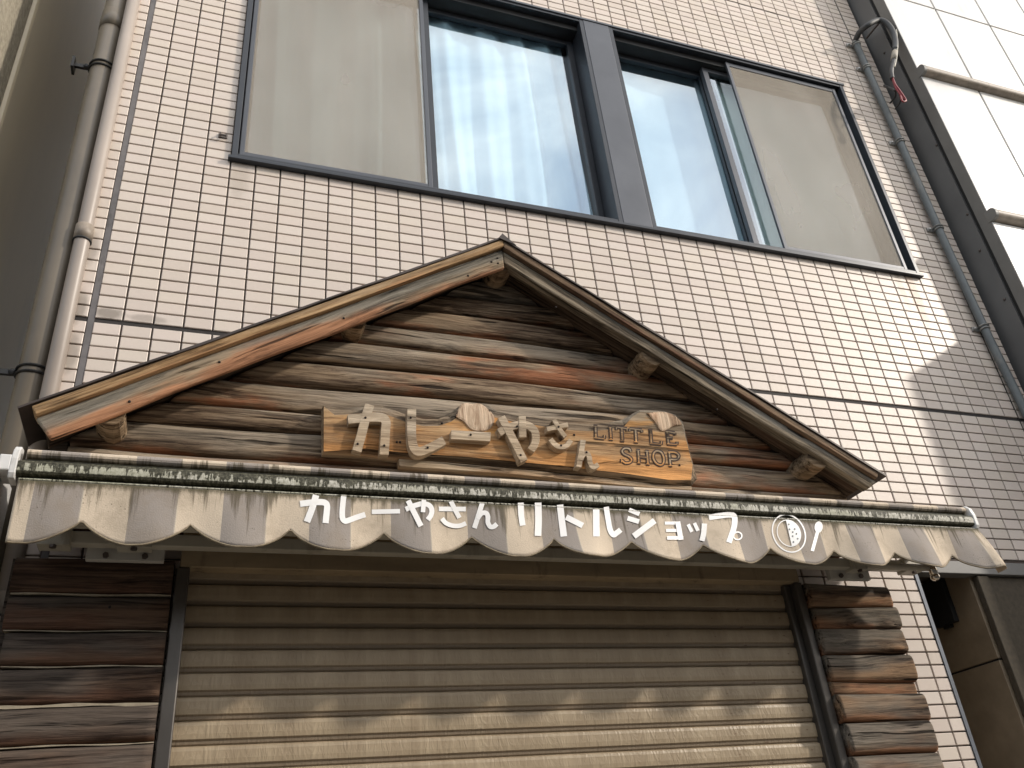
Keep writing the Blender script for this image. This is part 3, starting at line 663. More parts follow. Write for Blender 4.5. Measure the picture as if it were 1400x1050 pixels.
# ------------------------------------------------------------------ carved shop sign
sign = thing('shop_sign', 'live-edge wooden shop sign with raised カレーやさん letters and carved LITTLE SHOP on the gable', 'sign', (1.08, -0.13, 2.86))
YS = -0.172
OUT = [(441.5, 555), (458, 558), (480, 557), (503, 554), (522, 555), (540, 561), (560, 569), (580, 573), (598, 573), (613, 568), (624, 558), (632, 552), (656, 551), (668, 555), (680, 562), (705, 568), (735, 572), (770, 578), (805, 580), (832, 578), (850, 574), (864, 566), (874, 560.5), (890, 561), (908, 562), (924, 567), (934, 577), (937, 593), (942, 612), (948, 636), (953, 655), (946, 664), (915, 664), (880, 659), (845, 654), (800, 649), (750, 643), (700, 639), (650, 634), (600, 630), (560, 628), (543, 626), (500, 621), (441.5, 618)]
def inset(poly, f):
    cx = sum(p[0] for p in poly) / len(poly); n = len(poly); out = []
    for i, p in enumerate(poly):
        a = Vector(poly[i - 1]); c = Vector(poly[(i + 1) % n]); d = (c - a).normalized(); q = Vector((-d.y, d.x))
        out.append(tuple(Vector(p) + q * f(p, i)))
    return out
INN = inset(OUT, lambda p, i: 1.2 if (p[0] < 446 or (i in (27, 28, 29))) else (9.5 if p[1] < 600 and p[0] < 860 and not (626 < p[0] < 662) else (3.0 if p[1] < 600 else 8.0)))
def P(l, y): return [bp(a, b_, y) for a, b_ in l]
mb = MB(); n = len(OUT)
back, mid, fro = P(OUT, -0.112), P(OUT, -0.150), P(INN, YS)
back = [Vector((m.x, -0.112, m.z)) for m in mid]
mb.cur = 1; mb.add(back + mid, [(i, (i + 1) % n, n + (i + 1) % n, n + i) for i in range(n)] + [tuple(range(n - 1, -1, -1))])
mb.add(mid + fro, [(i, (i + 1) % n, n + (i + 1) % n, n + i) for i in range(n)])
mb.cur = 0; mb.add(fro, [tuple(range(n))])
for q_ in range(n): mb.mi[q_] = 2
mb.mi[n] = 2
bd = mb.build('board', [M['sign'], M['bark'], M['sign_side']], sign)
lo = MB(); lp = [(545, 627), (600, 631), (700, 640), (800, 650), (900, 662), (946, 664.5), (946, 670), (900, 668), (800, 658), (700, 648), (600, 641), (546, 637)]
lo.prism(P(lp, -0.150), [Vector((v.x, -0.113, v.z)) for v in P(lp, -0.150)]); lo.build('lower_batten', M['sign_side'], sign, bev=0.003)
# bark-stripped knot scars standing on the top edge
def scar(poly, y, seed):
    q = random.Random(seed); m_ = MB(); cx = sum(p[0] for p in poly) / len(poly); cy = sum(p[1] for p in poly) / len(poly)
    pp = smooth_path(poly + [poly[0]], 4)[:-1]; k = len(pp); rings = []
    for t, dy in ((1.0, 0.0), (0.93, 0.003), (0.75, 0.005), (0.45, 0.006), (0.2, 0.0065)):
        rings.append([bp(cx + (a - cx) * t, cy + (b_ - cy) * t, y - dy) for a, b_ in pp])
    vs = [Vector((v.x, -0.150, v.z)) for v in rings[0]] + [v for rg in rings for v in rg] + [bp(cx, cy, y - 0.0065)]
    fs = [(o_ * k + i, o_ * k + (i + 1) % k, (o_ + 1) * k + (i + 1) % k, (o_ + 1) * k + i) for o_ in range(5) for i in range(k)] + [(5 * k + i, 5 * k + (i + 1) % k, 6 * k) for i in range(k)]
    m_.add(vs, fs); return m_.build('knot_scar', M['splinter'], sign, up=[0.5 for _ in vs])
scar([(622, 570), (631, 552.5), (645, 552), (657, 552), (668, 560), (676, 571), (672, 584), (660, 590), (645, 588), (634, 577)], YS - 0.002, 1)
scar([(884, 565), (905, 563), (922, 568), (932, 580), (920, 583), (905, 590), (896, 578)], YS - 0.002, 2)
def stroke_mesh(mb, pts, w, yf, yb, n=6, xf=None):
    """one stroke as a prism; pts in photograph pixels, w in pixels"""
    sp_ = smooth_path(pts, n) if len(pts) > 2 else pts
    Lf, Rt = ribbon2d(sp_, w); m_ = len(sp_)
    fl, fr_ = [bp(a, b_, yf) for a, b_ in Lf], [bp(a, b_, yf) for a, b_ in Rt]
    if yb is None:
        mb.add(fl + fr_, [(i, i + 1, m_ + i + 1, m_ + i) for i in range(m_ - 1)]); return
    bl, br = [Vector((v.x, yb, v.z)) for v in fl], [Vector((v.x, yb, v.z)) for v in fr_]
    fs = []
    for i in range(m_ - 1):
        fs += [(i, i + 1, m_ + i + 1, m_ + i), (2 * m_ + i, 3 * m_ + i, 3 * m_ + i + 1, 2 * m_ + i + 1), (i, 2 * m_ + i, 2 * m_ + i + 1, i + 1), (m_ + i, m_ + i + 1, 3 * m_ + i + 1, 3 * m_ + i)]
    e = m_ - 1
    fs += [(0, m_, 3 * m_, 2 * m_), (e, 2 * m_ + e, 3 * m_ + e, m_ + e)]
    mb.add(fl + fr_ + bl + br, fs)
def crop(o, s, l): return [(o[0] + x / s, o[1] + y / s) for x, y in l]
A, B_ = (460, 540), (640, 540)
CARVED = [
    ([(A, [(112, 232), (215, 222), (300, 213), (400, 212), (452, 224), (475, 262), (470, 350), (464, 460), (457, 570)], 86), (A, [(320, 92), (280, 220), (240, 380), (196, 535)], 88)], [(278, 217), (203, 468), (458, 483)], A),
    ([(A, [(722, 132), (720, 280), (722, 400), (738, 492), (778, 538), (835, 530), (930, 487), (1030, 432)], 84)], [(712, 215), (874, 503)], A),
    ([(A, [(1098, 378), (1476, 400)], 86)], [(1285, 380)], A),
    ([(B_, [(295, 358), (380, 312), (480, 284), (560, 286), (628, 330), (650, 400), (638, 470), (602, 528)], 74), (B_, [(318, 208), (420, 400), (538, 632)], 74), (B_, [(518, 200), (525, 405)], 70)], [(470, 300), (503, 575)], B_),
    ([(B_, [(755, 326), (958, 284)], 46), (B_, [(822, 232), (880, 330), (932, 398)], 42), (B_, [(788, 420), (830, 470), (885, 497), (945, 482), (985, 430)], 48)], [(866, 304), (890, 484)], B_),
    ([(B_, [(1102, 430), (1082, 560), (1060, 688)], 50), (B_, [(1078, 622), (1100, 575), (1135, 556), (1160, 590), (1170, 650), (1200, 688), (1248, 664)], 46)], [(1134, 548)], B_),
]
for strokes, nails, ori in CARVED:
    mb = MB()
    for q, (o_, l, w) in enumerate(strokes): stroke_mesh(mb, crop(o_, 7, l), w / 7, YS - 0.028 - 0.0012 * q, YS + 0.006)
    L = mb.build('letter', M['letter_wood'], sign, bev=0.0015)
    nb = MB()
    for p in crop(ori, 7, nails): nb.ball(bp(p[0], p[1], YS - 0.030), 0.0042, 6)
    nb.build('nail', M['nail'], L)
nb = MB()
for p in ((604.5, 578.5), (542.5, 604.5), (547, 604.5), (785, 594.6), (929, 636)): nb.ball(bp(p[0], p[1], YS - 0.0005), 0.0045, 6)
nb.build('nail', M['nail'], sign)
# carved English words: burnt outline round a pale stroke, with serifs
def carve(o_, s, glyphs):
    for strokes in glyphs:
        d = MB(); l = MB()
        for q, (pts, w) in enumerate(strokes):
            pp = crop(o_, s, pts)
            stroke_mesh(d, pp, (w + 23) / s, YS - 0.0015 - 0.0002 * q, YS + 0.002)
            stroke_mesh(l, pp, w / s, YS - 0.0030 - 0.0002 * q, YS + 0.001)
        dd = d.build('carved_letter', M['burn'], sign); l.build('letter_face', M['sign'], dd)
def ser(x, y, w=36, t=7): return ([(x - w / 2, y - w * 0.03), (x + w / 2, y + w * 0.05)], t)
D_ = (780, 540)
carve(D_, 7, [
    [([(240, 300), (243, 402)], 15), ser(240, 298), ([(228, 408), (322, 418)], 9), ([(322, 418), (326, 385)], 9)],
    [([(380, 308), (388, 422)], 15), ser(380, 306), ser(388, 424)],
    [([(490, 318), (497, 434)], 15), ([(440, 306), (540, 322)], 10), ([(440, 306), (438, 334)], 8), ([(540, 322), (542, 345)], 8), ser(497, 436)],
    [([(622, 330), (630, 446)], 15), ([(568, 320), (682, 336)], 10), ([(568, 320), (568, 346)], 8), ([(682, 336), (684, 358)], 8), ser(630, 448)],
    [([(765, 340), (775, 458)], 15), ser(765, 338), ([(760, 462), (868, 474)], 9), ([(868, 474), (872, 440)], 9)],
    [([(925, 352), (938, 464)], 15), ([(910, 348), (998, 362)], 9), ([(932, 408), (980, 414)], 9), ([(925, 466), (1020, 474)], 9), ([(998, 362), (1000, 384)], 8), ([(1020, 474), (1020, 446)], 8)],
    [([(578, 545), (562, 515), (520, 510), (495, 535), (510, 565), (560, 590), (585, 618), (570, 645), (525, 650), (490, 625)], 13), ([(490, 612), (488, 645)], 8)],
    [([(648, 530), (655, 648)], 14), ([(732, 540), (742, 658)], 14), ([(652, 590), (738, 598)], 9), ser(648, 528, 32), ser(655, 650, 32), ser(732, 538, 32), ser(742, 660, 32)],
    [([(838, 535), (870, 550), (893, 600), (890, 650), (865, 670), (825, 655), (795, 610), (795, 565), (812, 540), (838, 535)], 14)],
    [([(945, 550), (958, 672)], 14), ([(935, 546), (1000, 550), (1035, 575), (1030, 605), (1000, 618), (955, 614)], 12), ser(958, 675, 34)],
])

# ------------------------------------------------------------------ awning
awn = thing('awning', 'closed striped awning with mouldy front bar and scalloped white-lettered valance', 'awning', (1.25, -0.2, 2.55))
AX0, AX1 = -0.4327, 2.842
ZV = 2.6508
PK0, PKS = -0.2656, 0.266489
SCV = [0.92, 1.05, 0.97, 1.0, 1.08, 0.94, 1.02, 1.12, 0.9, 1.0, 1.06, 0.93, 1.0, 1.04]
def scal(x):
    t = ((x - PK0) / PKS) % 1.0
    if t > 0.0: t = t ** SCV[int((x - PK0) / PKS + 3) % 14]
    return 2.478 + 0.0633812 * (1 - min(1.0, math.sin(math.pi * t) ** 0.80 * 1.02))
def sms(a, b_, x):
    t = max(0, min(1, (x - a) / (b_ - a))); return t * t * (3 - 2 * t)
def val_y(x, z):
    t = max(0.0, min(1.0, (ZV - z) / 0.18))
    a = 0.003 + 0.006 * sms(-0.2, 0.8, x) + 0.020 * sms(0.9, 2.0, x)
    y = -0.400 - t * a * (1 - math.cos(2 * math.pi * (x - PK0 + 0.03 * t) / PKS)) * 0.7
    y -= t * 0.006 * math.sin(5.1 * x + 1.0) + 0.006 * t * math.sin(23 * x + 9 * z + 2 * math.sin(3.1 * x))
    y -= 0.028 * t * sms(0.9809, 1.1537, x) * (1 - sms(1.1729, 1.2882, x)) * t            # sagging fold under the right-hand words
    y -= t * 0.10 * sms(2.7479, 2.842, x) ** 2 * 0.4
    return y
nx, nz = 520, 16; vs = []; up = []
for i in range(nx + 1):
    x = AX0 + (AX1 - AX0) * i / nx; zb = scal(x)
    for k in range(nz + 1):
        z_ = zb + (ZV - zb) * k / nz
        vs.append((x, val_y(x, z_), z_)); up.append(1 - (ZV - z_) / 0.18)
mb = MB(); n = nz + 1
mb.add(vs, [(i * n + k, (i + 1) * n + k, (i + 1) * n + k + 1, i * n + k + 1) for i in range(nx) for k in range(nz)])
val = mb.build('valance', M['fabric'], awn, smooth=True, up=up, fix=False)
md = val.modifiers.new('thick', 'SOLIDIFY'); md.thickness = 0.002; md.offset = 1.0
hm = MB(); hm.sweep([(AX0 + (AX1 - AX0) * i / 400, val_y(AX0 + (AX1 - AX0) * i / 400, scal(AX0 + (AX1 - AX0) * i / 400)), scal(AX0 + (AX1 - AX0) * i / 400)) for i in range(401)], 0.0030, 6)
hm.build('hem', M['hem'], val, smooth=True)
sr = MB()   # folded return at the right end
pts = [(AX1, val_y(AX1, ZV - 0.18 * k / 8), ZV - 0.18 * k / 8) for k in range(9)]
sr.add(pts + [(x + 0.006, y + 0.05, z_) for x, y, z_ in pts], [(k, k + 1, 10 + k, 9 + k) for k in range(8)])
o = sr.build('side_return', M['fabric'], awn, up=[1 - k / 8 for k in range(9)] * 2, fix=False)
# front bar
fb = MB(); fb.extr_x([(-0.382, 2.6604), (-0.406, 2.6647), (-0.4095, 2.67), (-0.4105, 2.6835), (-0.4095, 2.6969), (-0.404, 2.7022), (-0.382, 2.7051)], AX0 - 0.008, AX1 - 0.012)
fb.build('front_bar', M['mould'], awn, up=[0.0, 0.04, 0.12, 0.47, 0.86, 0.96, 1.0] * 2)
g_ = MB(); g_.box(AX0, AX1 - 0.02, -0.393, -0.367, 2.6532, 2.6599); g_.box(AX0, AX1 - 0.02, -0.389, -0.367, 2.7056, 2.7132); g_.build('bar_groove', M['groove'], awn)
lp_ = MB(); lp_.extr_x([(-0.367, 2.6455), (-0.4015, 2.6455), (-0.4045, 2.6489), (-0.4015, 2.6529), (-0.367, 2.6529)], AX0, AX1 - 0.014); lp_.build('bar_lip', M['mould'], awn, up=[0.2] * 10)
fw = MB(); fw.extr_x([(-0.352, 2.7137)] + [(-0.3750 - 0.0255 * math.sin(math.pi * k / 8), 2.7296 - 0.0158 * math.cos(math.pi * k / 8)) for k in range(9)] + [(-0.170, 2.795), (-0.170, 2.791)], AX0 + 0.006, AX1 - 0.02)
fw.build('canopy_fabric', M['fabric'], awn, smooth=False, up=([0.99] + [0.985, 0.96, 0.90, 0.82, 0.7, 0.6, 0.5, 0.4, 0.3] + [0.2, 0.2]) * 2)
for x0, x1, k in ((AX0 - 0.026, AX0 - 0.009, 0), (AX1 - 0.011, AX1 + 0.006, 1)):
    e = MB(); e.extr_x([(-0.359, 2.647), (-0.406, 2.6489), (-0.413, 2.6623), (-0.413, 2.7027), (-0.405, 2.7315), (-0.389, 2.7488), (-0.359, 2.7526)], x0, x1); e.build('end_cap', M['white_metal'], awn, bev=0.003)
# under the awning: bars, brackets, plates
u = MB(); u.box(-0.36, 2.70, -0.352, -0.318, 2.602, 2.636); u.build('front_tube', M['beige_metal'], awn, bev=0.003)
u = MB(); u.box(-0.36, 2.72, -0.165, -0.128, 2.566, 2.604); u.build('back_bar', M['beige_metal'], awn, bev=0.003)
u = MB(); u.sweep([(-0.38, -0.165, 2.765), (2.74, -0.165, 2.765)], 0.034, 14); u.build('roller_tube', M['beige_metal'], awn, smooth=True)
u = MB(); u.box(-0.36, 2.70, -0.260, -0.175, 2.606, 2.616); u.build('gutter_strip', M['beige_metal'], awn)
for x0, x1 in ((-0.275, -0.065), (2.325, 2.515)):
    u = MB(); u.box(x0, x1, -0.128, -0.106, 2.532, 2.592); pl = u.build('mounting_plate', M['plate'], awn, bev=0.002)
    bt = MB()
    for q in (0.25, 0.75): bt.sweep([(x0 + (x1 - x0) * q, -0.128, 2.545), (x0 + (x1 - x0) * q, -0.137, 2.545)], 0.009, 6)
    bt.build('bolt', M['bolt'], pl)
for x0, x1 in ((-0.40, -0.315), (-0.195, -0.10), (2.40, 2.47), (2.66, 2.74)):
    u = MB(); u.box(x0, x1, -0.176, -0.120, 2.556, 2.612); br = u.build('wall_bracket', M['beige_metal'], awn, bev=0.003)
    bt = MB(); bt.sweep([((x0 + x1) / 2, -0.17, 2.557), ((x0 + x1) / 2, -0.17, 2.549)], 0.010, 6); bt.build('bolt', M['bolt'], br)
arm = MB(); arm.sweep([(2.46, -0.165, 2.585), (2.57, -0.22, 2.555), (2.675, -0.285, 2.530)], [0.016, 0.015, 0.013], 8)
a_ = arm.build('folding_arm', M['beige_metal'], awn, smooth=True)
arm = MB(); arm.sweep([(2.675, -0.285, 2.556), (2.675, -0.285, 2.498)], 0.016, 10); arm.ball((2.675, -0.285, 2.495), 0.018, 8, (1, 1, 0.9)); arm.build('arm_elbow', M['chrome'], a_, smooth=True)
arm = MB(); arm.sweep([(2.675, -0.290, 2.545), (2.73, -0.33, 2.575), (2.78, -0.36, 2.61)], 0.013, 8); arm.build('arm_link', M['beige_metal'], a_, smooth=True)
# words printed on the valance
def on_val(x, y, off):
    yy = -0.41
    for _ in range(6):
        p = bp(x, y, yy); yy = val_y(p.x, p.z) - off
    return bp(x, y, yy)
def val_stroke(mb, pts, w, off, seg=4.0):
    sp_ = smooth_path(pts, 6) if len(pts) > 2 else list(pts)
    if len(pts) == 2:
        a, b_ = Vector(pts[0]), Vector(pts[1]); k = max(2, int((b_ - a).length / seg)); sp_ = [tuple(a.lerp(b_, i / k)) for i in range(k + 1)]
    m_ = len(sp_); nw = 4; vs = []
    Lf, Rt = ribbon2d(sp_, w)
    for i in range(m_):
        for k in range(nw + 1):
            p = Vector(Lf[i]).lerp(Vector(Rt[i]), k / nw); vs.append(on_val(p.x, p.y, off))
    mb.add(vs, [(i * (nw + 1) + k, i * (nw + 1) + k + 1, (i + 1) * (nw + 1) + k + 1, (i + 1) * (nw + 1) + k) for i in range(m_ - 1) for k in range(nw)])
O1, O2, O3, O4 = ((400, 650), 8.75), ((540, 650), 8.75), ((690, 660), 8.75), ((840, 660), 7.0)
WORDS = [
    (O1, [([(90, 340), (200, 326), (310, 318), (385, 326), (412, 362), (408, 440), (402, 500), (395, 570)], 74), ([(282, 235), (235, 390), (172, 555)], 78)]),
    (O1, [([(612, 248), (600, 360), (594, 450), (600, 515), (630, 545), (690, 530), (770, 500), (870, 468)], 66)]),
    (O1, [([(948, 435), (1285, 428)], 54)]),
    (O2, [([(128, 405), (230, 362), (340, 338), (415, 362), (442, 420), (428, 480), (392, 530)], 60), ([(158, 300), (312, 606)], 64), ([(346, 292), (335, 440)], 54)]),
    (O2, [([(525, 400), (848, 403)], 56), ([(668, 308), (720, 410), (772, 508)], 54), ([(562, 515), (615, 572), (700, 602), (780, 600), (850, 572)], 54)]),
    (O2, [([(1045, 330), (950, 630)], 58), ([(985, 520), (1030, 458), (1085, 448), (1112, 490), (1112, 560), (1140, 612), (1180, 612), (1220, 580)], 56)]),
    (O3, [([(192, 238), (198, 380), (216, 512)], 70), ([(400, 238), (405, 450), (398, 636)], 80)]),
    (O3, [([(662, 262), (685, 460), (708, 642)], 78), ([(735, 410), (935, 512)], 68)]),
    (O3, [([(1095, 318), (1096, 480), (1098, 642)], 78), ([(1215, 288), (1238, 440), (1262, 560), (1300, 622), (1340, 600), (1388, 562)], 64)]),
    (O4, [([(140, 258), (240, 300)], 42), ([(125, 338), (236, 372)], 46), ([(186, 512), (386, 362)], 58)]),
    (O4, [([(482, 386), (612, 386)], 30), ([(495, 456), (625, 456)], 30), ([(505, 528), (660, 528)], 34), ([(606, 372), (638, 546)], 48)]),
    (O4, [([(706, 398), (742, 470)], 34), ([(766, 385), (800, 460)], 34), ([(862, 390), (855, 480), (838, 556)], 50)]),
    (O4, [([(905, 332), (1010, 316), (1100, 306), (1144, 318), (1152, 370), (1138, 450), (1095, 572)], 54), ([(1180 + 40 * math.cos(a * math.pi / 8), 508 + 36 * math.sin(a * math.pi / 8)) for a in range(17)], 13)]),
]
for (o_, s), strokes in WORDS:
    mb = MB()
    for q, (pts, w) in enumerate(strokes): val_stroke(mb, crop(o_, s, pts), w / s, 0.0035 + 0.0006 * q)
    mb.build('letter', M['print'], val, fix=False)
O5 = ((1030, 670), 11.667)
def ell(cx, cy, a_, b__, tilt, n=40, t0=0, t1=360):
    out = []
    for i in range(n + 1):
        t = math.radians(t0 + (t1 - t0) * i / n); x, y = a_ * math.cos(t), b__ * math.sin(t)
        out.append((cx + x * math.cos(tilt) - y * math.sin(tilt), cy + x * math.sin(tilt) + y * math.cos(tilt)))
    return out
tl = math.radians(62)
mb = MB()
val_stroke(mb, crop(*O5, ell(567, 690, 312, 248, tl)), 22 / 11.667, 0.0035)
val_stroke(mb, crop(*O5, ell(567, 688, 218, 178, tl)), 15 / 11.667, 0.0041)
rc = ell(567, 688, 214, 174, tl, 60)
# rice half of the plate: right-hand half of the inner ellipse
half = [p for p in rc if (p[0] - 505) * (890 - 485) - (p[1] - 485) * (610 - 505) > 0]
half.sort(key=lambda p: math.atan2(p[1] - 690, p[0] - 620))
k = len(half); hv = [on_val(*crop(*O5, [p])[0], 0.0047) for p in half]; cen = on_val(*crop(*O5, [(640, 690)])[0], 0.0047)
mb.add(hv + [cen], [(i, (i + 1) % k, k) for i in range(k)])
pe = mb.build('plate_emblem', M['print'], val, fix=False)
sp2 = MB()
for x, y in ((566, 547), (576, 626), (660, 620), (630, 668), (688, 697), (628, 734), (708, 775), (640, 828)):
    c_ = [on_val(*crop(*O5, [(x + 13 * math.cos(a * 0.785), y + 15 * math.sin(a * 0.785))])[0], 0.0056) for a in range(8)]; sp2.add(c_, [tuple(range(8))])
sp2.build('emblem_dot', M['conduit'], val, fix=False)
mb = MB(); hd = [on_val(*crop(*O5, [p])[0], 0.0041) for p in ell(1042, 590, 66, 92, 0.08, 24)[:-1]]; mb.add(hd, [tuple(range(24))])
val_stroke(mb, crop(*O5, [(1026, 660), (940, 972)]), 54 / 11.667, 0.0035)
mb.build('spoon_emblem', M['print'], val, fix=False)

# ------------------------------------------------------------------ roller shutter
sh = thing('roller_shutter', 'closed beige slatted roller shutter between two dark guide rails under the awning', 'shutter', (1.08, 0.0, 0.1))
YSH = -0.012; pitch = 0.0666
prof = [(YSH, 0.016), (YSH - 0.0035, 0.024), (YSH - 0.004, 0.040), (YSH - 0.0035, 0.058), (YSH + 0.002, 0.0640), (YSH + 0.006, 0.0650), (YSH + 0.006, 0.0), (YSH + 0.004, 0.0015), (YSH + 0.0045, 0.013)]
prof = [(YSH + 0.0055, 0.0006), (YSH + 0.0022, 0.0040), (YSH + 0.0012, 0.0120), (YSH - 0.0050, 0.0165), (YSH - 0.0065, 0.030), (YSH - 0.0065, 0.052), (YSH - 0.0045, 0.0610), (YSH + 0.0055, 0.0660), (YSH + 0.012, 0.0660), (YSH + 0.012, 0.0006)]
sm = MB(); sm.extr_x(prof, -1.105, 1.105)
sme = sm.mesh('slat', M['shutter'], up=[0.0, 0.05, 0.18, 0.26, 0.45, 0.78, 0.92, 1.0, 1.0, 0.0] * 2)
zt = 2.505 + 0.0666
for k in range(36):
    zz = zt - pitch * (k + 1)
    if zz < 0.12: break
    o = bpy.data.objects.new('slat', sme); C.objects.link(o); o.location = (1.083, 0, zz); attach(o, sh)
for x0, x1 in ((-0.030, 0.010), (2.168, 2.228)):
    r_ = MB()
    if x0 < 0: r_.box(x0, x1, -0.075, -0.004, 0.1, 2.535)
    else: r_.box(x0, x0 + 0.028, -0.040, -0.004, 0.1, 2.535); r_.box(x0 + 0.028, x1, -0.072, -0.004, 0.1, 2.535)
    r_.build('guide_rail', M['rail'], sh, bev=0.004)
h = MB(); h.box(-0.020, 2.222, -0.072, -0.002, 2.537, 2.662); h.build('header_board', M['header'], sh, bev=0.003)

# ------------------------------------------------------------------ log cladding beside the shutter
rr = random.Random(21)
lc = thing('log_cladding', 'dark stained wide log boards with cream gaps covering the wall left of the shutter', 'log wall', (-0.24, -0.05, 0.1), 'log cladding beside the shutter')
lb = [2.555, 2.444, 2.340, 2.243, 2.141, 2.040, 1.935, 1.83, 1.73, 1.625, 1.52, 1.42, 1.315, 1.21, 1.11, 1.0, 0.9, 0.8, 0.69, 0.58, 0.48, 0.37, 0.26, 0.12]
bx = MB(); bx.box(-0.47, -0.034, -0.055, -0.002, 0.1, 2.555); bx.build('backing_board', M['log_dark'], lc)
for i in range(len(lb) - 1):
    x0 = -0.452 + rr.uniform(-0.008, 0.008)
    put_log('log', lc, M['log_dark'], x0, -0.036, lb[i + 1] + 0.001, lb[i] - 0.001, -0.055, 0.036 + rr.uniform(0, 0.006), rr, nx=16, flat=0.5, wob=0.003, tilt=rr.uniform(-0.006, 0.012))
    w_ = (0.0022, 0.0012, 0.0016, 0.0036, 0.0015, 0.0040)[i % 6]
    f = MB()
    q = [(x0 + 0.004 + (-0.040 - x0) * k / 10, lb[i + 1] + 0.0015 * math.sin(k * 0.9 + i), w_ * (1 + 0.35 * math.sin(k * 1.7 + i * 2))) for k in range(11)]
    f.prism([(x, -0.0840, z_ + a) for x, z_, a in q] + [(x, -0.0840, z_ - a) for x, z_, a in q[::-1]], [(x, -0.056, z_ + a) for x, z_, a in q] + [(x, -0.056, z_ - a) for x, z_, a in q[::-1]])
    f.build('gap_filler', M['filler'], lc)
for px, py in ((169, 900), (108, 992), (97, 1037), (60, 885), (185, 1041), (150, 830)):
    nb = MB(); q = bp(px, py, -0.086); nb.ball(q, 0.0045, 5); nb.build('nail', M['nail'], lc)
rc_ = thing('log_cladding', 'knotty rounded half logs with grey tops stacked right of the shutter', 'log wall', (2.43, -0.05, 0.1), 'log cladding beside the shutter')
rb_ = [2.525, 2.437, 2.352, 2.258, 2.160, 2.114, 2.017, 1.909, 1.80, 1.70, 1.59, 1.49, 1.38, 1.28, 1.17, 1.07, 0.96, 0.85, 0.75, 0.64, 0.54, 0.43, 0.33, 0.22, 0.11]
bx = MB(); bx.box(2.245, 2.60, -0.048, -0.002, 0.1, 2.53); bx.build('backing_board', M['log_dark'], rc_)
kn = {1: [(2.55, 2.365, 0.024, 0.018), (2.42, 2.372, 0.022, 0.022), (2.47, 2.36, 0.02, 0.016)], 2: [(2.29, 2.31, 0.024, 0.022), (2.56, 2.268, 0.028, 0.022)]}
for i in range(len(rb_) - 1):
    x1 = 2.618 + rr.uniform(-0.012, 0.014) + (0.012 if i == 4 else 0)
    put_log('log', rc_, M['log_pale'], 2.236 + rr.uniform(-0.006, 0.006), x1, rb_[i + 1] - 0.003, rb_[i] + 0.003, -0.048, 0.052 if i != 4 else 0.035, rr, nx=44, flat=0.42, wob=0.005, tilt=rr.uniform(-0.012, 0.012), knots=kn.get(i, ()))

# ------------------------------------------------------------------ entrance recess and stone piers at the lower right
en = thing('entrance_wall', 'brown stone panelled entrance recess in shade right of the tiled pier', 'entrance', (3.3, 0.6, 0.1))
e = MB(); e.box(2.874, 3.20, 1.25, 1.30, 0.1, 2.70); e.build('back_panel', M['stone'], en)
e = MB(); e.box(2.874, XR, 0.052, 1.30, 2.690, 2.74); e.build('recess_ceiling', M['stone2'], en)
e = MB(); e.box(2.8725, 2.877, 0.012, 1.25, 0.1, 2.69); e.build('pier_return', M['stone'], en)
for z0, z1 in ((2.266, 2.688), (1.55, 2.258), (0.82, 1.542), (0.1, 0.812)):
    e = MB(); e.box(3.20, 3.24, 0.030, 0.62, z0, z1); e.build('stone_panel', M['stone'], en, bev=0.003)
    e = MB(); e.box(3.20, 3.24, 0.628, 1.25, z0, z1); e.build('stone_panel', M['stone'], en, bev=0.003)
e = MB(); e.box(3.206, 3.26, 0.035, 1.25, 0.1, 2.688); e.build('panel_backing', M['black'], en)
e = MB(); e.box(3.212, 3.275, -0.004, 0.026, 0.1, 2.608); e.build('stone_pilaster', M['stone2'], en, bev=0.004)
e = MB(); e.box(3.279, XR, 0.010, 0.05, 0.1, 2.608); e.build('stone_front', M['stone2'], en)
e = MB(); e.box(3.277, 3.287, -0.002, 0.03, 0.1, 2.20); e.build('edge_strip', M['mid_grey'], en)
ib = MB(); ib.box(3.172, 3.1995, 0.155, 0.275, 2.455, 2.655)
icm = ib.build('intercom', M['black'], bev=0.004); tag(icm, 'black box fixed on the brown stone side wall of the entrance recess', 'intercom')
ib = MB(); ib.box(3.178, 3.1985, 0.195, 0.235, 2.440, 2.4545); ib.build('cable_gland', M['band'], icm)

# ------------------------------------------------------------------ pipes at the left corner
def down_pipe(name, label, mat, x, y, r, z0, z1):
    p = thing(name, label, 'drainpipe', (x, y, z0))
    m_ = MB(); m_.sweep([(x, y, z0), (x, y, z1)], r, 24); m_.build('pipe', mat, p, smooth=True); return p
bpipe = down_pipe('brown_drainpipe', 'thick dull brown drainpipe in the gap at the left of the tiled building', M['pipe_brown'], -0.545, 0.035, 0.047, 0.1, 8.0)
for zz in (3.22, 4.72):
    m_ = MB()
    for dz in (-0.012, 0.012): m_.sweep([(-0.545 + 0.050 * math.cos(a * math.pi / 12), 0.035 + 0.050 * math.sin(a * math.pi / 12), zz + dz) for a in range(25)], 0.0045, 6, False)
    m_.box(-0.65, -0.592, 0.027, 0.040, zz - 0.009, zz + 0.009); m_.ball((-0.605, 0.030, zz), 0.013, 6); m_.box(-0.660, -0.650, 0.010, 0.060, zz - 0.03, zz + 0.03)
    m_.build('pipe_clamp', M['band'], bpipe)
m_ = MB(); m_.sweep([(-0.545, 0.035, 4.97), (-0.545, 0.035, 5.08)], 0.0505, 24); m_.build('pipe_socket', M['pipe_brown'], bpipe, smooth=True)
wpipe = down_pipe('white_drainpipe', 'slim off-white drainpipe running up the left edge of the tiles', M['pipe_white'], -0.476, -0.012, 0.027, 0.1, 8.0)
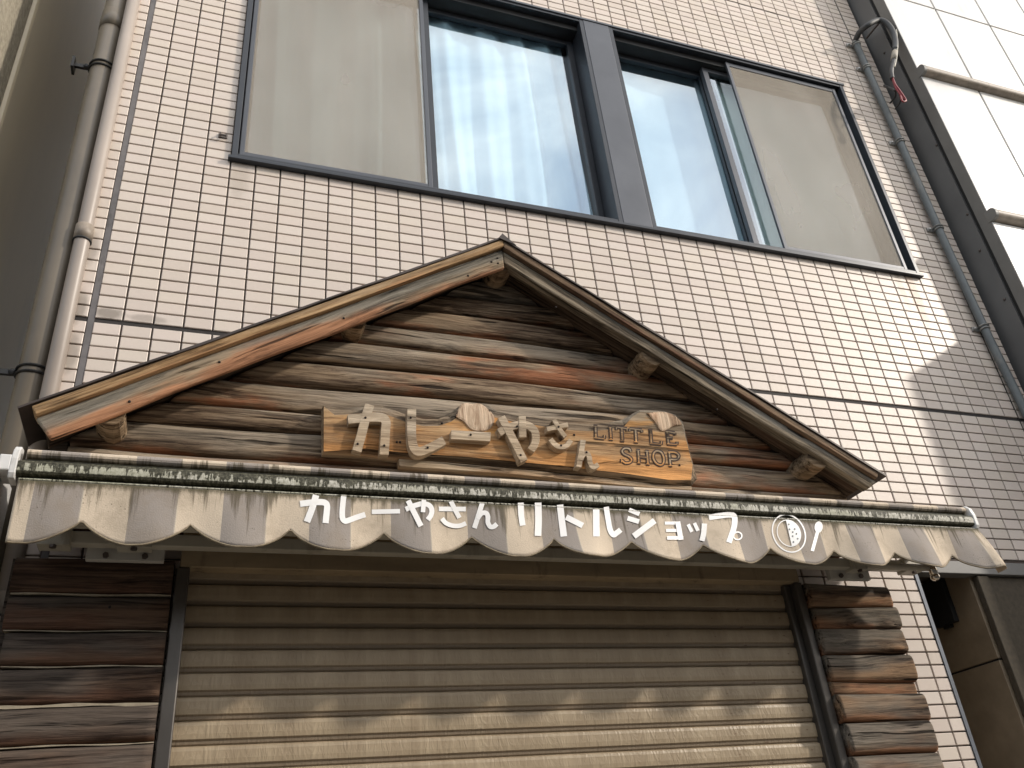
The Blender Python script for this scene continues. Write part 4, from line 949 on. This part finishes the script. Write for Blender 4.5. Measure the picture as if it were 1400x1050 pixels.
for zz in (3.80, 2.43):
    m_ = MB(); m_.sweep([(-0.476, -0.012, zz - 0.03), (-0.476, -0.012, zz + 0.035)], 0.0315, 24); m_.build('pipe_socket', M['collar'], wpipe, smooth=True)
    m_ = MB(); m_.sweep([(-0.476, -0.012, zz - 0.036), (-0.476, -0.012, zz - 0.0305)], 0.0322, 24); m_.build('pipe_clamp', M['band'], wpipe, smooth=True)

# ------------------------------------------------------------------ white canopy end of the next shop, at the far left
wc = thing('shop_canopy', 'glossy white rounded end of the next shop canopy at the far left of the awning', 'canopy', (-0.7, -0.25, 2.5))
prof = [(-0.06, 2.50)] + [(-0.30 - 0.045 * math.sin(math.pi * k / 8), 2.59 - 0.06 - 0.0 + 0.0 + (0.23 * k / 8)) for k in range(9)] + [(-0.06, 2.77)]
m_ = MB(); m_.extr_x(prof, -1.6, -0.512); m_.build('canopy_shell', M['white_metal'], wc, bev=0.004)
m_ = MB(); m_.box(-0.511, -0.480, -0.30, -0.20, 2.72, 2.768); m_.build('end_bracket', M['white_metal'], wc, bev=0.004)
m_ = MB(); m_.box(-1.6, -0.53, -0.10, -0.06, 2.2, 2.50); m_.build('fascia', M['log_dark'], wc)

# ------------------------------------------------------------------ neighbouring building on the left
lbld = thing('concrete_building', 'rough concrete neighbouring building on the left with a smooth grey flank in shade', 'building', (-1.3, 1.0, 0.0))
m_ = MB(); m_.box(-4.0, -0.975, -0.10, 0.375, 0.1, 9.5); m_.build('concrete_wall', M['concrete'], lbld)
m_ = MB(); m_.box(-4.0, -0.955, 0.380, 5.0, 0.1, 9.5); m_.build('smooth_flank', M['neighbour_side'], lbld, bev=0.02)

# ------------------------------------------------------------------ neighbouring building on the right
rbld = thing('panel_building', 'neighbouring building in white panels with a dark grey flank on the right', 'building', (5.0, 0.5, 0.0))
YF = -0.226
m_ = MB(); m_.box(4.0425, 4.08, -0.129, 3.0, 0.1, 9.5); m_.build('dark_flank', M['dark_grey'], rbld)
m_ = MB(); m_.box(4.054, 4.08, -0.154, -0.129, 0.1, 9.5); m_.build('shadow_gap', M['black'], rbld)
m_ = MB(); m_.box(4.0415, 4.078, YF + 0.002, -0.154, 0.1, 9.5); m_.build('edge_trim', M['mid_grey'], rbld)
m_ = MB(); m_.box(4.08, 9.0, -0.195, 3.0, 0.1, 9.5); m_.build('core_wall', M['joint_brown'], rbld)
LZ = [4.64, 5.845]
zbands = [(0.4, 1.5), (1.514, 2.7), (2.714, 3.42), (3.434, 4.60), (4.66, 5.815), (5.88, 6.645), (6.660, 7.8), (7.814, 9.4)]
for z0, z1 in zbands:
    xs = [4.0435, 4.52, 5.02, 5.52, 6.02, 6.9, 7.9, 8.9]
    for i in range(len(xs) - 1):
        m_ = MB(); m_.box(xs[i] + (0.0 if i == 0 else 0.008), xs[i + 1] - 0.008, YF, -0.197, z0, z1); m_.build('wall_panel', M['panel_white'], rbld, bev=0.003)
for zz in LZ:
    n = 12; pr = [(YF + 0.02, zz - 0.032)] + [(YF - 0.018 - 0.030 * math.cos(math.pi * (k / n - 0.5)), zz - 0.032 * math.cos(math.pi * k / n)) for k in range(n + 1)] + [(YF + 0.02, zz + 0.032)]
    m_ = MB(); m_.extr_x(pr, 4.062, 9.0); lg = m_.build('round_ledge', M['collar'], rbld, smooth=False)
    m_ = MB(); m_.extr_x([(y, zz + (z_ - zz) * 1.18) for y, z_ in pr], 4.038, 4.0615); m_.build('ledge_cap', M['mid_grey'], lg, bev=0.002)
# projecting lower storey fascia of that building, just out of the picture; throws the stepped shadow
m_ = MB(); m_.box(4.06, 9.0, -0.52, -0.2305, 0.1, 4.12); m_.build('lower_fascia', M['panel_white'], rbld, bev=0.01)
bt = MB()
for p in ((4.0415, -0.09, 4.50), (4.0415, -0.10, 4.15), (4.0415, -0.07, 6.22), (4.0415, -0.125, 5.3), (4.0415, -0.115, 4.75)): bt.ball(p, 0.008, 6)
bt.build('bolt', M['bolt'], rbld)

# ------------------------------------------------------------------ grey conduit with its saddles, and the loose cable loop at its top
cd = thing('conduit', 'grey flexible conduit clamped up the right edge of the tiles', 'conduit', (3.9, -0.03, 3.0))
path = [(4.005, -0.03, 2.70), (4.003, -0.03, 3.2), (3.984, -0.03, 3.60), (3.880, -0.03, 3.985), (3.871, -0.03, 4.68), (3.870, -0.03, 5.38), (3.866, -0.03, 6.06), (3.868, -0.03, 6.30)]
m_ = MB(); m_.sweep(smooth_path([(3.93, -0.032, 2.70), (3.925, -0.032, 3.2), (3.905, -0.032, 3.62), (3.885, -0.032, 3.985), (3.872, -0.032, 4.68), (3.871, -0.032, 5.38), (3.866, -0.032, 6.06), (3.868, -0.032, 6.325)], 12), 0.0215, 14); m_.build('pipe', M['conduit'], cd, smooth=True)
for zz, xx in ((3.985, 3.885), (4.68, 3.872), (5.38, 3.871), (6.06, 3.866), (6.30, 3.868)):
    m_ = MB()
    for dz in (-0.009, 0.009): m_.sweep([(xx + 0.024 * math.cos(a * math.pi / 8), -0.032 + 0.024 * math.sin(a * math.pi / 8), zz + dz) for a in range(17)], 0.005, 6, False)
    m_.box(xx - 0.062, xx - 0.018, -0.012, -0.003, zz - 0.012, zz + 0.012); m_.ball((xx - 0.048, -0.016, zz), 0.009, 6)
    m_.build('saddle_clamp', M['gal'], cd)
lp = thing('cable_loop', 'loose black cable looping over from the conduit top with frayed red wires', 'cable', (3.95, -0.1, 5.7))
pts = [(1170, 57, -.032), (1171, 52, -.06), (1176, 43, -.11), (1187, 34, -.17), (1200, 28, -.18), (1211, 31, -.198), (1220, 42, -.205), (1224, 56, -.208), (1224, 68, -.208)]
m_ = MB(); m_.sweep(smooth_path([tuple(bp(*p)) for p in pts], 8), 0.0185, 12); m_.build('sheath', M['cable_grey'], lp, smooth=True)
pts = [(1224, 67, -.208), (1223, 76, -.208), (1220.5, 88, -.208), (1218.5, 98, -.208), (1220, 108, -.208)]
m_ = MB(); m_.sweep(smooth_path([tuple(bp(*p)) for p in pts], 8), [0.0155] * 16 + [0.014] * 17, 10); m_.build('cable', M['cable'], lp, smooth=True)
m_ = MB(); m_.sweep([tuple(bp(1223.5, 71, -.208)), tuple(bp(1221.5, 82, -.208))], 0.0185, 12); m_.build('tape', M['cable_tape'], lp, smooth=True)
m_ = MB(); m_.sweep(smooth_path([tuple(bp(*p)) for p in [(1225.5, 40, -.215), (1227, 60, -.222), (1226, 78, -.222), (1223, 92, -.222)]], 6), 0.004, 6); m_.build('wire', M['wht_wire'], lp, smooth=True)
for l, m0, r_ in (([(1220, 104, -.215), (1224, 115, -.215), (1231, 125, -.215), (1237, 134, -.215), (1238.5, 138, -.215), (1234, 138.5, -.215), (1231, 131, -.215)], 'red_wire', 0.0055), ([(1219, 104, -.208), (1224, 119, -.208), (1230, 128, -.208), (1235, 136, -.208)], 'red_wire', 0.0055), ([(1220, 106, -.2), (1224, 120, -.17), (1224, 132, -.11), (1217, 141, -.03)], 'cable', 0.006), ([(1221, 108, -.2), (1228, 124, -.17), (1231, 138, -.12), (1224, 149, -.03)], 'cable', 0.005), ([(1209, 117, -.03), (1216, 120, -.10), (1224, 124, -.19)], 'cable', 0.008)):
    m_ = MB(); m_.sweep(smooth_path([tuple(bp(*p)) for p in l], 6), r_, 6); m_.build('wire', M[m0], lp, smooth=True)
ty = MB(); ty.sweep([tuple(bp(1185, 52, -.02)), tuple(bp(1203, 30, -.18))], 0.007, 6); ty.build('stay_rod', M['bolt'], lp)
